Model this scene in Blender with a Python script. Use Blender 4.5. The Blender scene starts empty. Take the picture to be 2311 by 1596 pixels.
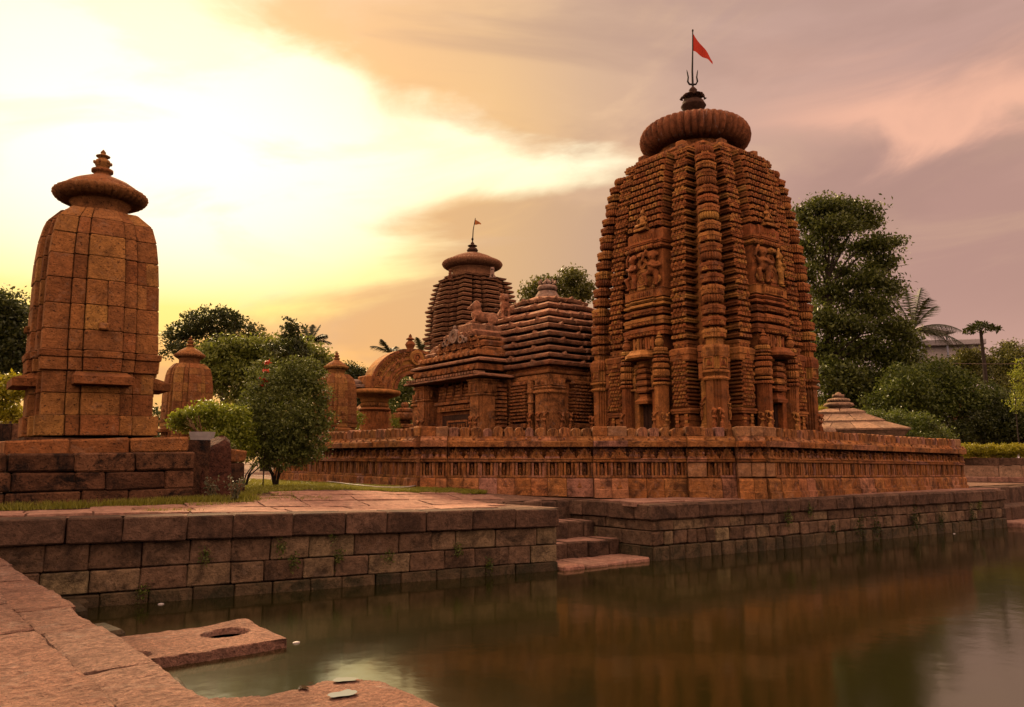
import bpy, math, random
import numpy as np
from mathutils import Vector, Matrix, noise
R = random.Random(11)
NR = np.random.default_rng(5)
PI = math.pi
scene = bpy.context.scene
COL = scene.collection

# ------------------------------------------------------------------ camera
YAW, EYE, FPX, HOR = math.radians(37.5), 2.0, 1750.0, 1040.0
TILT = math.atan((HOR - 798.0) / FPX)
cam = bpy.data.cameras.new('camera'); camo = bpy.data.objects.new('camera', cam); COL.objects.link(camo)
cam.sensor_width = 36; cam.lens = FPX / 2311 * 36; cam.clip_end = 3000; cam.clip_start = .05
camo.location = (0, 0, EYE); camo.rotation_euler = (PI / 2 + TILT, 0, -YAW)
scene.camera = camo
FW = Vector((math.sin(YAW), math.cos(YAW), 0)); RT = Vector((math.cos(YAW), -math.sin(YAW), 0))

def at(px, py, dep):                    # survey point: sight line through the photograph, taken at a distance from the camera
    up = Vector((0, 0, 1))
    f = FW * math.cos(TILT) + up * math.sin(TILT); u = up * math.cos(TILT) - FW * math.sin(TILT)
    d = f * FPX + RT * (px - 1155.5) - u * (py - 798)
    return Vector((0, 0, EYE)) + d * (dep / d.dot(FW))

# ------------------------------------------------------------------ sky, sun, exposure
scene.view_settings.view_transform = 'Standard'; scene.view_settings.look = 'None'
scene.view_settings.exposure = 0.68; scene.view_settings.gamma = 1; scene.cycles.diffuse_bounces = 0; scene.cycles.glossy_bounces = 3; scene.view_settings.use_curve_mapping = False
SUN_AZ, SUN_EL = YAW - math.radians(24.4), math.radians(30)      # clockwise from +Y

def world():
    w = bpy.data.worlds.new('World'); scene.world = w; w.use_nodes = True
    nt = w.node_tree; N = nt.nodes; L = nt.links; N.clear()
    def n(t, **k):
        x = N.new(t)
        for a, b in k.items(): setattr(x, a, b)
        return x
    def m(op, a, b=None, c=None, clamp=False):
        x = n('ShaderNodeMath', operation=op, use_clamp=clamp)
        for i, v in enumerate((a, b, c)):
            if v is None: continue
            if isinstance(v, (int, float)): x.inputs[i].default_value = v
            else: L.new(v, x.inputs[i])
        return x.outputs[0]
    def dot(v, d):
        x = n('ShaderNodeVectorMath', operation='DOT_PRODUCT'); L.new(v, x.inputs[0]); x.inputs[1].default_value = d
        return x.outputs['Value']
    def mix(f, a, b):
        x = n('ShaderNodeMix', data_type='RGBA')
        for s, v in ((x.inputs[0], f), (x.inputs[6], a), (x.inputs[7], b)):
            if isinstance(v, tuple): s.default_value = (*v, 1)
            elif isinstance(v, (int, float)): s.default_value = v
            else: L.new(v, s)
        return x.outputs[2]
    def ramp(f, stops, interp='LINEAR'):
        x = n('ShaderNodeValToRGB'); x.color_ramp.interpolation = interp; e = x.color_ramp.elements
        while len(e) < len(stops): e.new(.5)
        for s, (p, c) in zip(e, stops):
            s.position = p; s.color = (c, c, c, 1) if isinstance(c, (int, float)) else (*c, 1)
        L.new(f, x.inputs[0]); return x.outputs[0]
    def sstep(x, a, b):
        q = n('ShaderNodeMapRange', interpolation_type='SMOOTHSTEP'); L.new(x, q.inputs[0])
        q.inputs[1].default_value = a; q.inputs[2].default_value = b; return q.outputs[0]
    tc = n('ShaderNodeTexCoord'); d = tc.outputs['Generated']
    az = m('ARCTAN2', dot(d, tuple(RT)), dot(d, tuple(FW)))            # 0 = middle of the western view, + to the north
    el = m('ARCSINE', dot(d, (0, 0, 1)))
    # cloud noise: stretched along slightly rising streaks
    cv = n('ShaderNodeCombineXYZ'); L.new(m('ADD', az, m('MULTIPLY', el, 0.8)), cv.inputs[0]); L.new(m('SUBTRACT', m('MULTIPLY', el, 3.2), m('MULTIPLY', az, .55)), cv.inputs[1])
    def nz(scale, det, rough, dist, off):
        mp = n('ShaderNodeMapping'); L.new(cv.outputs[0], mp.inputs[0]); mp.inputs['Location'].default_value = off
        t = n('ShaderNodeTexNoise'); L.new(mp.outputs[0], t.inputs['Vector'])
        t.inputs['Scale'].default_value = scale; t.inputs['Detail'].default_value = det; t.inputs['Roughness'].default_value = rough
        t.inputs['Distortion'].default_value = dist; return t.outputs['Fac']
    n1 = nz(3.0, 6, .55, .6, (0, 0, 0)); n2 = nz(1.6, 5, .55, .8, (3.1, 1.7, .4)); n3 = nz(7, 5, .6, .4, (8, 2, 1))
    # edge of the bright break in the clouds: azimuth (px) against elevation (py)
    edge = [(-700, 60), (-300, 330), (-20, 590), (60, 720), (120, 840), (170, 930), (225, 1010), (262, 1160), (292, 1300), (335, 1350), (385, 1320), (420, 1150), (462, 960), (500, 915),
            (560, 955), (612, 985), (640, 900), (672, 770), (700, 690), (735, 480), (790, 200), (1040, -200)]
    st = []
    for y, x in edge:
        a = math.atan((x - 1155) / 1767); e = math.atan((1040 - y) / 1767 * math.cos(a))
        st.append((min(1, max(0, e / 1.0)), (a + 1.0) / 2))
    st.sort()
    b = ramp(m('DIVIDE', el, 1.0), st, 'LINEAR')
    bb = m('SUBTRACT', m('MULTIPLY', b, 2.0), 1.0)
    wob = m('ADD', m('MULTIPLY', m('SUBTRACT', n1, .5), .30), m('MULTIPLY', m('SUBTRACT', n3, .5), .10))
    sd = m('ADD', m('SUBTRACT', bb, az), wob)
    lowaz = sstep(az, -1.9, -.9)
    bright = m('MULTIPLY', sstep(sd, -.055, .085), lowaz)
    # colours of the bright break
    bcol = ramp(m('DIVIDE', el, .6), [(0, (.95, .50, .10)), (.17, (.95, .58, .11)), (.30, (.96, .67, .19)), (.44, (.96, .75, .36)), (.62, (.96, .84, .56)), (.85, (.92, .79, .50)), (1, (.82, .68, .46))])
    wx = m('SUBTRACT', az, math.atan((300 - 1155) / 1767)); wy = m('SUBTRACT', el, .35)
    wg = m('SUBTRACT', 1, m('ADD', m('POWER', m('DIVIDE', wx, .36), 2), m('POWER', m('DIVIDE', wy, .17), 2)), clamp=True)
    bcol = mix(m('MULTIPLY', wg, .85), bcol, (.97, .91, .79))
    bcol = mix(m('MULTIPLY', sstep(n2, .40, .66), .35), bcol, (1.0, .92, .68))
    bcol = mix(m('MULTIPLY', sstep(n1, .52, .36), .42), bcol, (.96, .66, .38))
    # colours of the cloud sheet
    side = sstep(az, -.35, .55)
    ccol = ramp(side, [(0, (.86, .46, .13)), (.30, (.74, .44, .17)), (.50, (.58, .36, .20)), (.75, (.47, .285, .215)), (1, (.43, .245, .20))])
    up = sstep(el, .30, .62)
    ccol = mix(m('MULTIPLY', up, .45), ccol, (.46, .315, .27))
    lowl = m('MULTIPLY', sstep(el, .26, .10), sstep(az, .10, -.25))
    ccol = mix(lowl, ccol, (.88, .44, .12))
    ccol = mix(m('MULTIPLY', sstep(n1, .50, .72), .50), ccol, (.72, .46, .27))
    ccol = mix(m('MULTIPLY', sstep(n2, .56, .38), .42), ccol, (.31, .185, .15))
    # pink lit ledge of cloud in the north-west and the dim sheet under it
    ly = m('SUBTRACT', m('SUBTRACT', el, .355), m('ADD', m('MULTIPLY', m('SUBTRACT', az, .53), -.16), m('MULTIPLY', m('SUBTRACT', n1, .5), .22)))
    ledge = m('MULTIPLY', m('MULTIPLY', sstep(ly, -.03, .03), sstep(ly, .14, .02)), sstep(az, .22, .50))
    ccol = mix(m('MULTIPLY', ledge, .85), ccol, (.76, .40, .27))
    under = m('MULTIPLY', m('MULTIPLY', sstep(ly, .03, -.05), sstep(ly, -.32, -.10)), sstep(az, .22, .46))
    ccol = mix(m('MULTIPLY', under, .55), ccol, (.33, .185, .155))
    low = m('MULTIPLY', sstep(el, .2, .05), sstep(az, .2, .5)); ccol = mix(m('MULTIPLY', low, .5), ccol, (.58, .34, .27))
    back = sstep(m('ABSOLUTE', az), 1.0, 1.9)
    ccol = mix(back, ccol, (.78, .50, .39))
    ccol = mix(sstep(el, .6, 1.2), ccol, (.90, .62, .48))
    col = mix(bright, ccol, bcol)
    sky = n('ShaderNodeTexSky', sky_type='NISHITA'); sky.sun_disc = False; sky.sun_elevation = SUN_EL; sky.sun_rotation = SUN_AZ
    sky.air_density = 2; sky.dust_density = 4
    ad = n('ShaderNodeMix', data_type='RGBA', blend_type='ADD'); ad.inputs[0].default_value = .003
    L.new(col, ad.inputs[6]); L.new(sky.outputs[0], ad.inputs[7])
    bg = n('ShaderNodeBackground'); bg.inputs[1].default_value = .79; L.new(ad.outputs[2], bg.inputs[0])
    o = n('ShaderNodeOutputWorld'); L.new(bg.outputs[0], o.inputs[0])
    w.cycles.sampling_method = 'MANUAL'; w.cycles.sample_map_resolution = 1024
world()
sl = bpy.data.lights.new('sun', 'SUN'); sl.energy = 3.2; sl.angle = math.radians(16); sl.color = (1, .70, .38)
so = bpy.data.objects.new('sun', sl); COL.objects.link(so)
sdv = Vector((math.sin(SUN_AZ) * math.cos(SUN_EL), math.cos(SUN_AZ) * math.cos(SUN_EL), math.sin(SUN_EL)))
so.rotation_euler = sdv.to_track_quat('Z', 'Y').to_euler(); so.location = sdv * 60

# ------------------------------------------------------------------ materials
def nodes(name):
    m = bpy.data.materials.new(name); m.use_nodes = True
    nt = m.node_tree; return m, nt, nt.nodes['Principled BSDF']

def stone(name, a, b, stain=(.02, .012, .008), st=.35, pale=None, pl=.3, bump=.5, fine=38, pit=.5, var=.25, rough=.9, hue=None, wet=0.0, streak=0, mott=7.0, mc=.42):
    m, nt, bs = nodes(name); N, L = nt.nodes, nt.links
    def new(t, **k):
        x = N.new(t)
        for q, v in k.items(): setattr(x, q, v)
        return x
    tc = new('ShaderNodeTexCoord'); oi = new('ShaderNodeObjectInfo'); ge = new('ShaderNodeNewGeometry')
    add = new('ShaderNodeVectorMath', operation='ADD'); sc = new('ShaderNodeVectorMath', operation='SCALE')
    cb = new('ShaderNodeCombineXYZ')
    for i in range(3): L.new(oi.outputs['Random'], cb.inputs[i])
    sc.inputs['Scale'].default_value = 37.0; L.new(cb.outputs[0], sc.inputs[0])
    L.new(tc.outputs['Object'], add.inputs[0]); L.new(sc.outputs[0], add.inputs[1]); V = add.outputs[0]
    def nz(s, d=5, r=.6, dist=0, vec=V):
        x = new('ShaderNodeTexNoise'); L.new(vec, x.inputs['Vector']); x.inputs['Scale'].default_value = s; x.inputs['Detail'].default_value = d
        x.inputs['Roughness'].default_value = r; x.inputs['Distortion'].default_value = dist; return x.outputs['Fac']
    def mr(x, lo, hi, o0=0, o1=1):
        q = new('ShaderNodeMapRange'); q.clamp = True; L.new(x, q.inputs[0])
        for i, v in enumerate((lo, hi, o0, o1)): q.inputs[i + 1].default_value = v
        return q.outputs[0]
    def mth(op, x, y):
        q = new('ShaderNodeMath', operation=op)
        for i, v in enumerate((x, y)):
            if isinstance(v, (int, float)): q.inputs[i].default_value = v
            else: L.new(v, q.inputs[i])
        return q.outputs[0]
    def mix(f, x, y, mode='MIX'):
        q = new('ShaderNodeMix', data_type='RGBA', blend_type=mode)
        for s, v in ((q.inputs[0], f), (q.inputs[6], x), (q.inputs[7], y)):
            if isinstance(v, tuple): s.default_value = (*v, 1)
            elif isinstance(v, (int, float)): s.default_value = v
            else: L.new(v, s)
        return q.outputs[2]
    rnd = new('ShaderNodeTexWhiteNoise', noise_dimensions='2D')
    c2 = new('ShaderNodeCombineXYZ'); L.new(oi.outputs['Random'], c2.inputs[0]); L.new(ge.outputs['Random Per Island'], c2.inputs[1]); L.new(c2.outputs[0], rnd.inputs['Vector'])
    base = mix(mr(mth('ADD', mth('MULTIPLY', nz(1.3, 4), .6), mth('MULTIPLY', rnd.outputs['Value'], .5)), .3, .85), a, b)
    if hue: base = mix(mr(rnd.outputs['Color'], .55, .95), base, hue)
    wn = new('ShaderNodeSeparateColor'); L.new(rnd.outputs['Color'], wn.inputs[0])
    v = mr(wn.outputs[1], 0, 1, 1 - var, 1 + var)
    gr = mr(nz(fine, 3, .7), .25, .75, .78, 1.2)
    vv = mth('MULTIPLY', v, gr); cvv = new('ShaderNodeCombineXYZ')
    for i in range(3): L.new(vv, cvv.inputs[i])
    col = mix(1.0, base, cvv.outputs[0], 'MULTIPLY')
    mo = mr(nz(mott, 5, .75, .3), .30, .70, 1 - mc, 1 + mc); cmo = new('ShaderNodeCombineXYZ')
    for i in range(3): L.new(mo, cmo.inputs[i])
    col = mix(1.0, col, cmo.outputs[0], 'MULTIPLY')
    sm = mth('MULTIPLY', mr(nz(2.1, 9, .74, .5), .47, .62), st); col = mix(sm, col, stain)
    sp = mth('MULTIPLY', mr(nz(mott * 2.6, 3, .6), .60, .68), .75 * pit + .2); col = mix(sp, col, stain)
    if pale:
        pm = mth('MULTIPLY', mr(nz(3.3, 8, .72, .8), .55, .68), pl); col = mix(pm, col, pale)
    if streak:
        mp = new('ShaderNodeMapping'); mp.inputs['Scale'].default_value = (7, 7, .45); L.new(tc.outputs['Object'], mp.inputs[0])
        sk = mth('MULTIPLY', mr(nz(1.6, 6, .7, .3, mp.outputs[0]), .56, .68), mr(nz(.9, 3), .45, .6)); col = mix(mth('MULTIPLY', sk, streak), col, (.62, .52, .46))
    vo = new('ShaderNodeTexVoronoi'); L.new(V, vo.inputs['Vector']); vo.inputs['Scale'].default_value = fine * .9
    pitm = mr(vo.outputs['Distance'], .0, .32)
    col = mix(mth('MULTIPLY', mth('SUBTRACT', 1, pitm), pit * .6), col, tuple(x * .35 for x in a))
    L.new(col, bs.inputs['Base Color']); bs.inputs['Roughness'].default_value = rough
    bs.inputs['Specular IOR Level'].default_value = .25
    h = mth('ADD', mth('MULTIPLY', nz(fine * .45, 6, .7), 1.0), mth('ADD', mth('MULTIPLY', pitm, pit * .5), mth('MULTIPLY', nz(mott, 5, .7), 2.0)))
    bp = new('ShaderNodeBump'); bp.inputs['Strength'].default_value = bump; bp.inputs['Distance'].default_value = .03; L.new(h, bp.inputs['Height']); L.new(bp.outputs[0], bs.inputs['Normal'])
    return m

def plain(name, c, rough=.7, metal=0):
    m, nt, bs = nodes(name); N, L = nt.nodes, nt.links
    t = N.new('ShaderNodeTexNoise'); t.inputs['Scale'].default_value = 9; t.inputs['Detail'].default_value = 6
    tc = N.new('ShaderNodeTexCoord'); L.new(tc.outputs['Object'], t.inputs['Vector'])
    mx = N.new('ShaderNodeMix'); mx.data_type = 'RGBA'; L.new(t.outputs['Fac'], mx.inputs[0])
    mx.inputs[6].default_value = (*[x * .7 for x in c], 1); mx.inputs[7].default_value = (*[min(1, x * 1.2) for x in c], 1)
    L.new(mx.outputs[2], bs.inputs['Base Color']); bs.inputs['Roughness'].default_value = rough; bs.inputs['Metallic'].default_value = metal
    return m

def leaf(name, a, b, trans=.35, rough=.45):
    m, nt, bs = nodes(name); N, L = nt.nodes, nt.links
    ge = N.new('ShaderNodeNewGeometry'); mx = N.new('ShaderNodeMix'); mx.data_type = 'RGBA'
    L.new(ge.outputs['Random Per Island'], mx.inputs[0]); mx.inputs[6].default_value = (*a, 1); mx.inputs[7].default_value = (*b, 1)
    L.new(mx.outputs[2], bs.inputs['Base Color']); bs.inputs['Roughness'].default_value = rough
    tr = N.new('ShaderNodeBsdfTranslucent'); L.new(mx.outputs[2], tr.inputs[0])
    ms = N.new('ShaderNodeMixShader'); ms.inputs[0].default_value = trans
    L.new(bs.outputs[0], ms.inputs[1]); L.new(tr.outputs[0], ms.inputs[2]); L.new(ms.outputs[0], nt.nodes['Material Output'].inputs[0])
    return m

M = {}
M['tower'] = stone('red_sandstone', (0.45, 0.1311, 0.038), (0.575, 0.2052, 0.058), stain=(.045, .018, .011), st=.6, pale=(.50, .29, .17), pl=.3, hue=(.47, .22, .05), var=.36, bump=.4, fine=30, mc=.22)
M['disc'] = stone('streaked_sandstone', (0.324, 0.1045, 0.042), (0.432, 0.154, 0.06), st=.5, streak=.75, var=.1, bump=.7)
M['hall'] = stone('hall_sandstone', (0.4636, 0.1512, 0.048), (0.5734, 0.224, 0.07), stain=(.045, .02, .012), st=.8, pale=(.55, .36, .24), pl=.4, var=.2, bump=.8, fine=30)
M['roof'] = stone('roof_sandstone', (0.4704, 0.1749, 0.08), (0.6048, 0.2862, 0.15), stain=(.06, .03, .02), st=.7, pale=(.6, .43, .3), pl=.5, var=.15, bump=.8)
M['wall'] = stone('orange_sandstone', (0.504, 0.1736, 0.048), (0.624, 0.2576, 0.075), stain=(.05, .022, .014), st=.8, pale=(.55, .33, .22), pl=.35, hue=(.42, .19, .13), var=.25, bump=.8)
M['shrine'] = stone('brown_sandstone', (0.425, 0.1475, 0.0451), (0.5375, 0.2183, 0.0683), stain=(.07, .03, .015), st=.5, pale=(.52, .30, .17), pl=.4, hue=(.48, .23, .055), mc=.27, var=.22, bump=1.0, fine=22, pit=.9)
M['pond'] = stone('pond_stone', (.19, .105, .058), (.30, .175, .10), stain=(.035, .022, .014), st=.8, pale=(.42, .29, .2), pl=.25, var=.3, bump=.9, fine=26, hue=(.24, .17, .085))
M['wet'] = stone('damp_pond_stone', (.10, .065, .032), (.16, .10, .05), stain=(.022, .024, .008), st=.8, var=.25, bump=.9, fine=26, rough=.7)
M['cope'] = stone('dark_coping_stone', (.15, .078, .046), (.22, .12, .072), stain=(.035, .02, .014), st=.75, var=.2, bump=.9, fine=30)
M['platf'] = stone('blackened_stone', (.13, .055, .027), (.25, .11, .05), stain=(.012, .008, .006), st=1.0, var=.3, bump=1.0, fine=22, pit=.8)
M['later'] = stone('laterite', (.10, .035, .02), (.17, .06, .032), stain=(.012, .007, .005), st=.7, var=.15, bump=1.6, fine=20, pit=1.0)
M['pave'] = stone('pink_paving_stone', (.46, .22, .145), (.56, .30, .20), stain=(.20, .09, .055), st=.5, pale=(.62, .4, .3), pl=.3, var=.12, bump=.8, fine=20, pit=.2)
M['pave2'] = stone('rough_pink_paving', (.58, .27, .17), (.70, .38, .26), stain=(.17, .07, .045), st=.45, pale=(.80, .56, .43), pl=.5, var=.12, bump=1.4, fine=40, pit=.6, mott=18, mc=.5)
M['tan'] = stone('tan_repair_stone', (.46, .21, .085), (.55, .28, .13), stain=(.12, .05, .03), st=.5, pale=(.6, .4, .28), pl=.3, var=.12, bump=.6)
M['pale'] = stone('buff_sandstone', (.48, .26, .15), (.58, .34, .2), st=.3, pale=(.66, .5, .4), pl=.3, var=.15, bump=.5)
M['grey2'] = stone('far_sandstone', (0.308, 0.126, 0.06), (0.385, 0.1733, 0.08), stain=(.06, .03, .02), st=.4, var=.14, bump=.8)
M['statue'] = stone('pale_statue_stone', (.42, .24, .16), (.5, .3, .2), st=.3, pale=(.62, .5, .42), pl=.5, var=.05, bump=.4)
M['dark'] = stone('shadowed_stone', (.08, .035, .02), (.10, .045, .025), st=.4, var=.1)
M['soil'] = stone('soil', (.22, .11, .065), (.30, .16, .10), st=.4, var=0, bump=.8, fine=8)
M['mud'] = plain('mud', (.05, .035, .02), .8)
M['iron'] = plain('black_iron', (.018, .013, .012), .85, 0)
M['flag'] = leaf('red_cloth', (.42, .030, .012), (.42, .030, .012), .25, .8)
M['flag2'] = leaf('brown_cloth', (.30, .10, .03), (.30, .10, .03), .4, .8)
M['bark'] = plain('bark', (.05, .032, .022), .9)
M['twig'] = plain('dry_twig', (.30, .16, .07), .9)
M['white'] = plain('white_paint', (.72, .62, .56), .6)
M['hose'] = plain('white_hose', (.8, .66, .6), .4)
M['post'] = plain('blue_grey_paint', (.42, .43, .52), .5)
M['roofsheet'] = plain('pale_roof_sheet', (.55, .48, .46), .5)
M['wire'] = plain('wire', (.25, .16, .11), .5)
M['gdark'] = leaf('dark_leaf', (0.0275, 0.04, 0.0075), (0.1063, 0.1187, 0.0225))
M['gmid'] = leaf('mid_leaf', (0.0525, 0.0825, 0.012), (0.21, 0.24, 0.033))
M['glight'] = leaf('light_leaf', (0.176, 0.231, 0.0165), (0.462, 0.484, 0.044))
M['gshrub'] = leaf('glossy_leaf', (0.054, 0.0743, 0.0108), (0.27, 0.297, 0.054), .25, .6)
M['gyell'] = leaf('yellow_leaf', (0.3, 0.27, 0.012), (0.55, 0.46, 0.025))
M['gfar'] = leaf('far_leaf', (0.078, 0.0845, 0.0156), (0.247, 0.234, 0.039))
M['gbroad'] = leaf('broad_leaf', (0.1063, 0.1313, 0.0175), (0.3375, 0.3625, 0.05))
M['gtall'] = leaf('tall_tree_leaf', (0.0416, 0.0576, 0.0096), (0.208, 0.232, 0.0384))
M['palm'] = leaf('palm_leaf', (.022, .028, .006), (.075, .08, .018), .15, .6)
M['red'] = leaf('red_leaf', (.60, .06, .03), (.70, .10, .05))
M['grass'] = leaf('grass_blade', (0.23, 0.23, 0.023), (0.483, 0.4255, 0.0517), .3)
M['weed'] = leaf('grey_weed', (.10, .12, .05), (.30, .28, .16), .3)

def water_mat():
    m, nt, bs = nodes('pond_water'); N, L = nt.nodes, nt.links
    tc = N.new('ShaderNodeTexCoord')
    t = N.new('ShaderNodeTexNoise'); t.inputs['Scale'].default_value = .5; t.inputs['Detail'].default_value = 4; L.new(tc.outputs['Object'], t.inputs['Vector'])
    mx = N.new('ShaderNodeMix'); mx.data_type = 'RGBA'; L.new(t.outputs['Fac'], mx.inputs[0]); mx.inputs[6].default_value = (.010, .0095, .002, 1); mx.inputs[7].default_value = (.026, .023, .005, 1)
    L.new(mx.outputs[2], bs.inputs['Base Color']); bs.inputs['Roughness'].default_value = .10; bs.inputs['IOR'].default_value = 2.9; bs.inputs['Specular IOR Level'].default_value = .55; bs.inputs['Specular Tint'].default_value = (.97, .97, .78, 1)
    mp = N.new('ShaderNodeMapping'); mp.inputs['Scale'].default_value = (1.0, 1.0, 1); L.new(tc.outputs['Object'], mp.inputs[0])
    w = N.new('ShaderNodeTexNoise'); w.inputs['Scale'].default_value = 2.4; w.inputs['Detail'].default_value = 3; L.new(mp.outputs[0], w.inputs['Vector'])
    b = N.new('ShaderNodeBump'); b.inputs['Strength'].default_value = .05; b.inputs['Distance'].default_value = .05; L.new(w.outputs['Fac'], b.inputs['Height']); L.new(b.outputs[0], bs.inputs['Normal'])
    return m
M['water'] = water_mat()
pm, pnt, pbs = nodes('rain_puddle'); pbs.inputs['Base Color'].default_value = (.09, .05, .03, 1); pbs.inputs['Roughness'].default_value = .03; pbs.inputs['IOR'].default_value = 4.0
M['puddle'] = pm

# ------------------------------------------------------------------ mesh builder
class MB:
    def __init__(s): s.v = []; s.f = []
    def add(s, vs, fs):
        k = len(s.v); s.v += [tuple(v) for v in vs]; s.f += [tuple(i + k for i in f) for f in fs]; return s
    def rings(s, rs, c0=True, c1=True):
        n = len(rs[0]); vs = [p for r in rs for p in r]; fs = []
        for i in range(len(rs) - 1):
            for j in range(n):
                k = (j + 1) % n; fs.append((i * n + j, i * n + k, (i + 1) * n + k, (i + 1) * n + j))
        if c0: fs.append(tuple(range(n - 1, -1, -1)))
        if c1: fs.append(tuple((len(rs) - 1) * n + j for j in range(n)))
        return s.add(vs, fs)
    def box(s, x0, y0, z0, x1, y1, z1):
        return s.rings([[(x0, y0, z), (x1, y0, z), (x1, y1, z), (x0, y1, z)] for z in (z0, z1)])
    def cbox(s, x0, y0, z0, x1, y1, z1, c=.015, j=0, rnd=R):         # box with worn, chamfered edges: 44 triangles
        lo, hi = (x0, y0, z0), (x1, y1, z1); vs = []; idx = {}
        for a in (0, 1):
            for b in (0, 1):
                for d in (0, 1):
                    sg = (a, b, d); p = [hi[i] if sg[i] else lo[i] for i in range(3)]
                    jj = [rnd.uniform(-j, j) for _ in range(3)]
                    for ax in range(3):
                        q = [p[i] + jj[i] + (0 if i == ax else (-c if sg[i] else c)) for i in range(3)]
                        idx[sg, ax] = len(vs); vs.append(q)
        fs = []
        for ax in range(3):
            o = [i for i in range(3) if i != ax]
            for sd in (0, 1):
                loop = []
                for a, b in ((0, 0), (1, 0), (1, 1), (0, 1)):
                    sg = [0, 0, 0]; sg[ax] = sd; sg[o[0]] = a; sg[o[1]] = b; loop.append(idx[tuple(sg), ax])
                fs.append(loop if (sd == 1) == (ax != 1) else loop[::-1])
        for ax in range(3):
            o = [i for i in range(3) if i != ax]
            for a in (0, 1):
                for b in (0, 1):
                    s0 = [0] * 3; s1 = [0] * 3; s0[o[0]] = s1[o[0]] = a; s0[o[1]] = s1[o[1]] = b; s1[ax] = 1
                    fs.append((idx[tuple(s0), o[0]], idx[tuple(s1), o[0]], idx[tuple(s1), o[1]], idx[tuple(s0), o[1]]))
        for a in (0, 1):
            for b in (0, 1):
                for d in (0, 1): fs.append(tuple(idx[(a, b, d), ax] for ax in range(3)))
        return s.add(vs, fs)
    def lathe(s, prof, n, cx=0, cy=0, ribs=0, depth=0, sq=0):
        rs = []
        for r, z in prof:
            ring = []
            for k in range(n):
                t = 2 * PI * k / n; q = r
                if ribs and r > 1e-4: q = r * (1 - depth * (1 - abs(math.cos(t * ribs / 2)) ** .8))
                ring.append((cx + q * math.cos(t), cy + q * math.sin(t), z))
            rs.append(ring)
        return s.rings(rs)
    def tube(s, pts, rad, n=6):
        rs = []; pts = [Vector(p) for p in pts]
        if isinstance(rad, (int, float)): rad = [rad] * len(pts)
        for i, p in enumerate(pts):
            d = (pts[min(i + 1, len(pts) - 1)] - pts[max(i - 1, 0)]).normalized()
            a = d.orthogonal().normalized() if abs(d.z) > .9 else d.cross(Vector((0, 0, 1))).normalized()
            if abs(d.z) > .9: a = Vector((1, 0, 0)) - d * d.x; a.normalize()
            b = d.cross(a)
            rs.append([p + (a * math.cos(2 * PI * k / n) + b * math.sin(2 * PI * k / n)) * rad[i] for k in range(n)])
        return s.rings(rs)
    def ell(s, c, r, n=10, m=7, M3=None):
        rs = []
        for i in range(m + 1):
            th = PI * i / m; ring = []
            for k in range(n):
                q = Vector((math.sin(th + .001) * math.cos(2 * PI * k / n) * r[0], math.sin(th + .001) * math.sin(2 * PI * k / n) * r[1], -math.cos(th) * r[2]))
                if M3: q = M3 @ q
                ring.append(Vector(c) + q)
            rs.append(ring)
        return s.rings(rs)
    def mould(s, outline, prof, cx=0, cy=0):                          # outline (list of x,y about its centre) swept up a profile (z, outward offset)
        hw = max(abs(p[0]) for p in outline); hd = max(abs(p[1]) for p in outline)
        return s.rings([[(cx + x * (1 + k / hw), cy + y * (1 + k / hd), z) for x, y in outline] for z, k in prof])
    def xf(s, mat, start=0):
        for i in range(start, len(s.v)): s.v[i] = tuple(mat @ Vector(s.v[i]))
        return s
    def mesh(s, name, mat, smooth=False, fix=True):
        me = bpy.data.meshes.new(name); me.from_pydata(s.v, [], s.f)
        me.materials.append(M[mat] if isinstance(mat, str) else mat)
        if smooth: me.polygons.foreach_set('use_smooth', [True] * len(me.polygons))
        me.update()
        if fix:
            import bmesh
            bm = bmesh.new(); bm.from_mesh(me); bmesh.ops.recalc_face_normals(bm, faces=bm.faces); bm.to_mesh(me); bm.free()
        return me

def tag(o, label=None, cat=None, group=None, kind=None):
    for k, v in (('label', label), ('category', cat), ('group', group), ('kind', kind)):
        if v: o[k] = v
    return o
def put(name, me, parent=None, loc=(0, 0, 0), rz=0.0, sc=None):
    o = bpy.data.objects.new(name, me); COL.objects.link(o); o.parent = parent; o.location = loc
    if isinstance(rz, (tuple, list)): o.rotation_euler = rz
    else: o.rotation_euler = (0, 0, rz)
    if sc is not None: o.scale = (sc, sc, sc) if isinstance(sc, (int, float)) else sc
    return o
def thing(name, loc, label, cat, group=None, rz=0, kind=None):
    return tag(put(name, None, None, loc, rz), label, cat, group, kind)
def grp(name, parent, loc=(0, 0, 0), rz=0): return put(name, None, parent, loc, rz)
def lerp(a, b, t): return a + (b - a) * t
def sm(t): t = min(1, max(0, t)); return t * t * (3 - 2 * t)
def interp(x, tab):
    if x <= tab[0][0]: return tab[0][1]
    for (a, b), (c, d) in zip(tab, tab[1:]):
        if x <= c: return b + (d - b) * (x - a) / (c - a)
    return tab[-1][1]
def notched(hx, hy, st=.05, n=2):                                      # rectangle with stepped corners
    q = []
    for i in range(n + 1):
        q.append((hx - (n - i) * st, hy - i * st))
        if i < n: q.append((hx - (n - i) * st + st * 0, hy - (i + 1) * st)) if False else q.append((hx - (n - i - 1) * st, hy - i * st))
    q = []
    x, y = hx - n * st, hy
    q.append((x, y))
    for i in range(n):
        y -= st; q.append((x, y)); x += st; q.append((x, y))
    # q runs from the top edge to the right edge (clockwise); build the loop counter-clockwise
    c1 = q[::-1]; c2 = [(-a, b) for a, b in q]; c3 = [(-a, -b) for a, b in q[::-1]]; c4 = [(a, -b) for a, b in q]
    return c1 + c2 + c3 + c4
def rect(hx, hy): return [(hx, -hy), (hx, hy), (-hx, hy), (-hx, -hy)]

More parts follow.
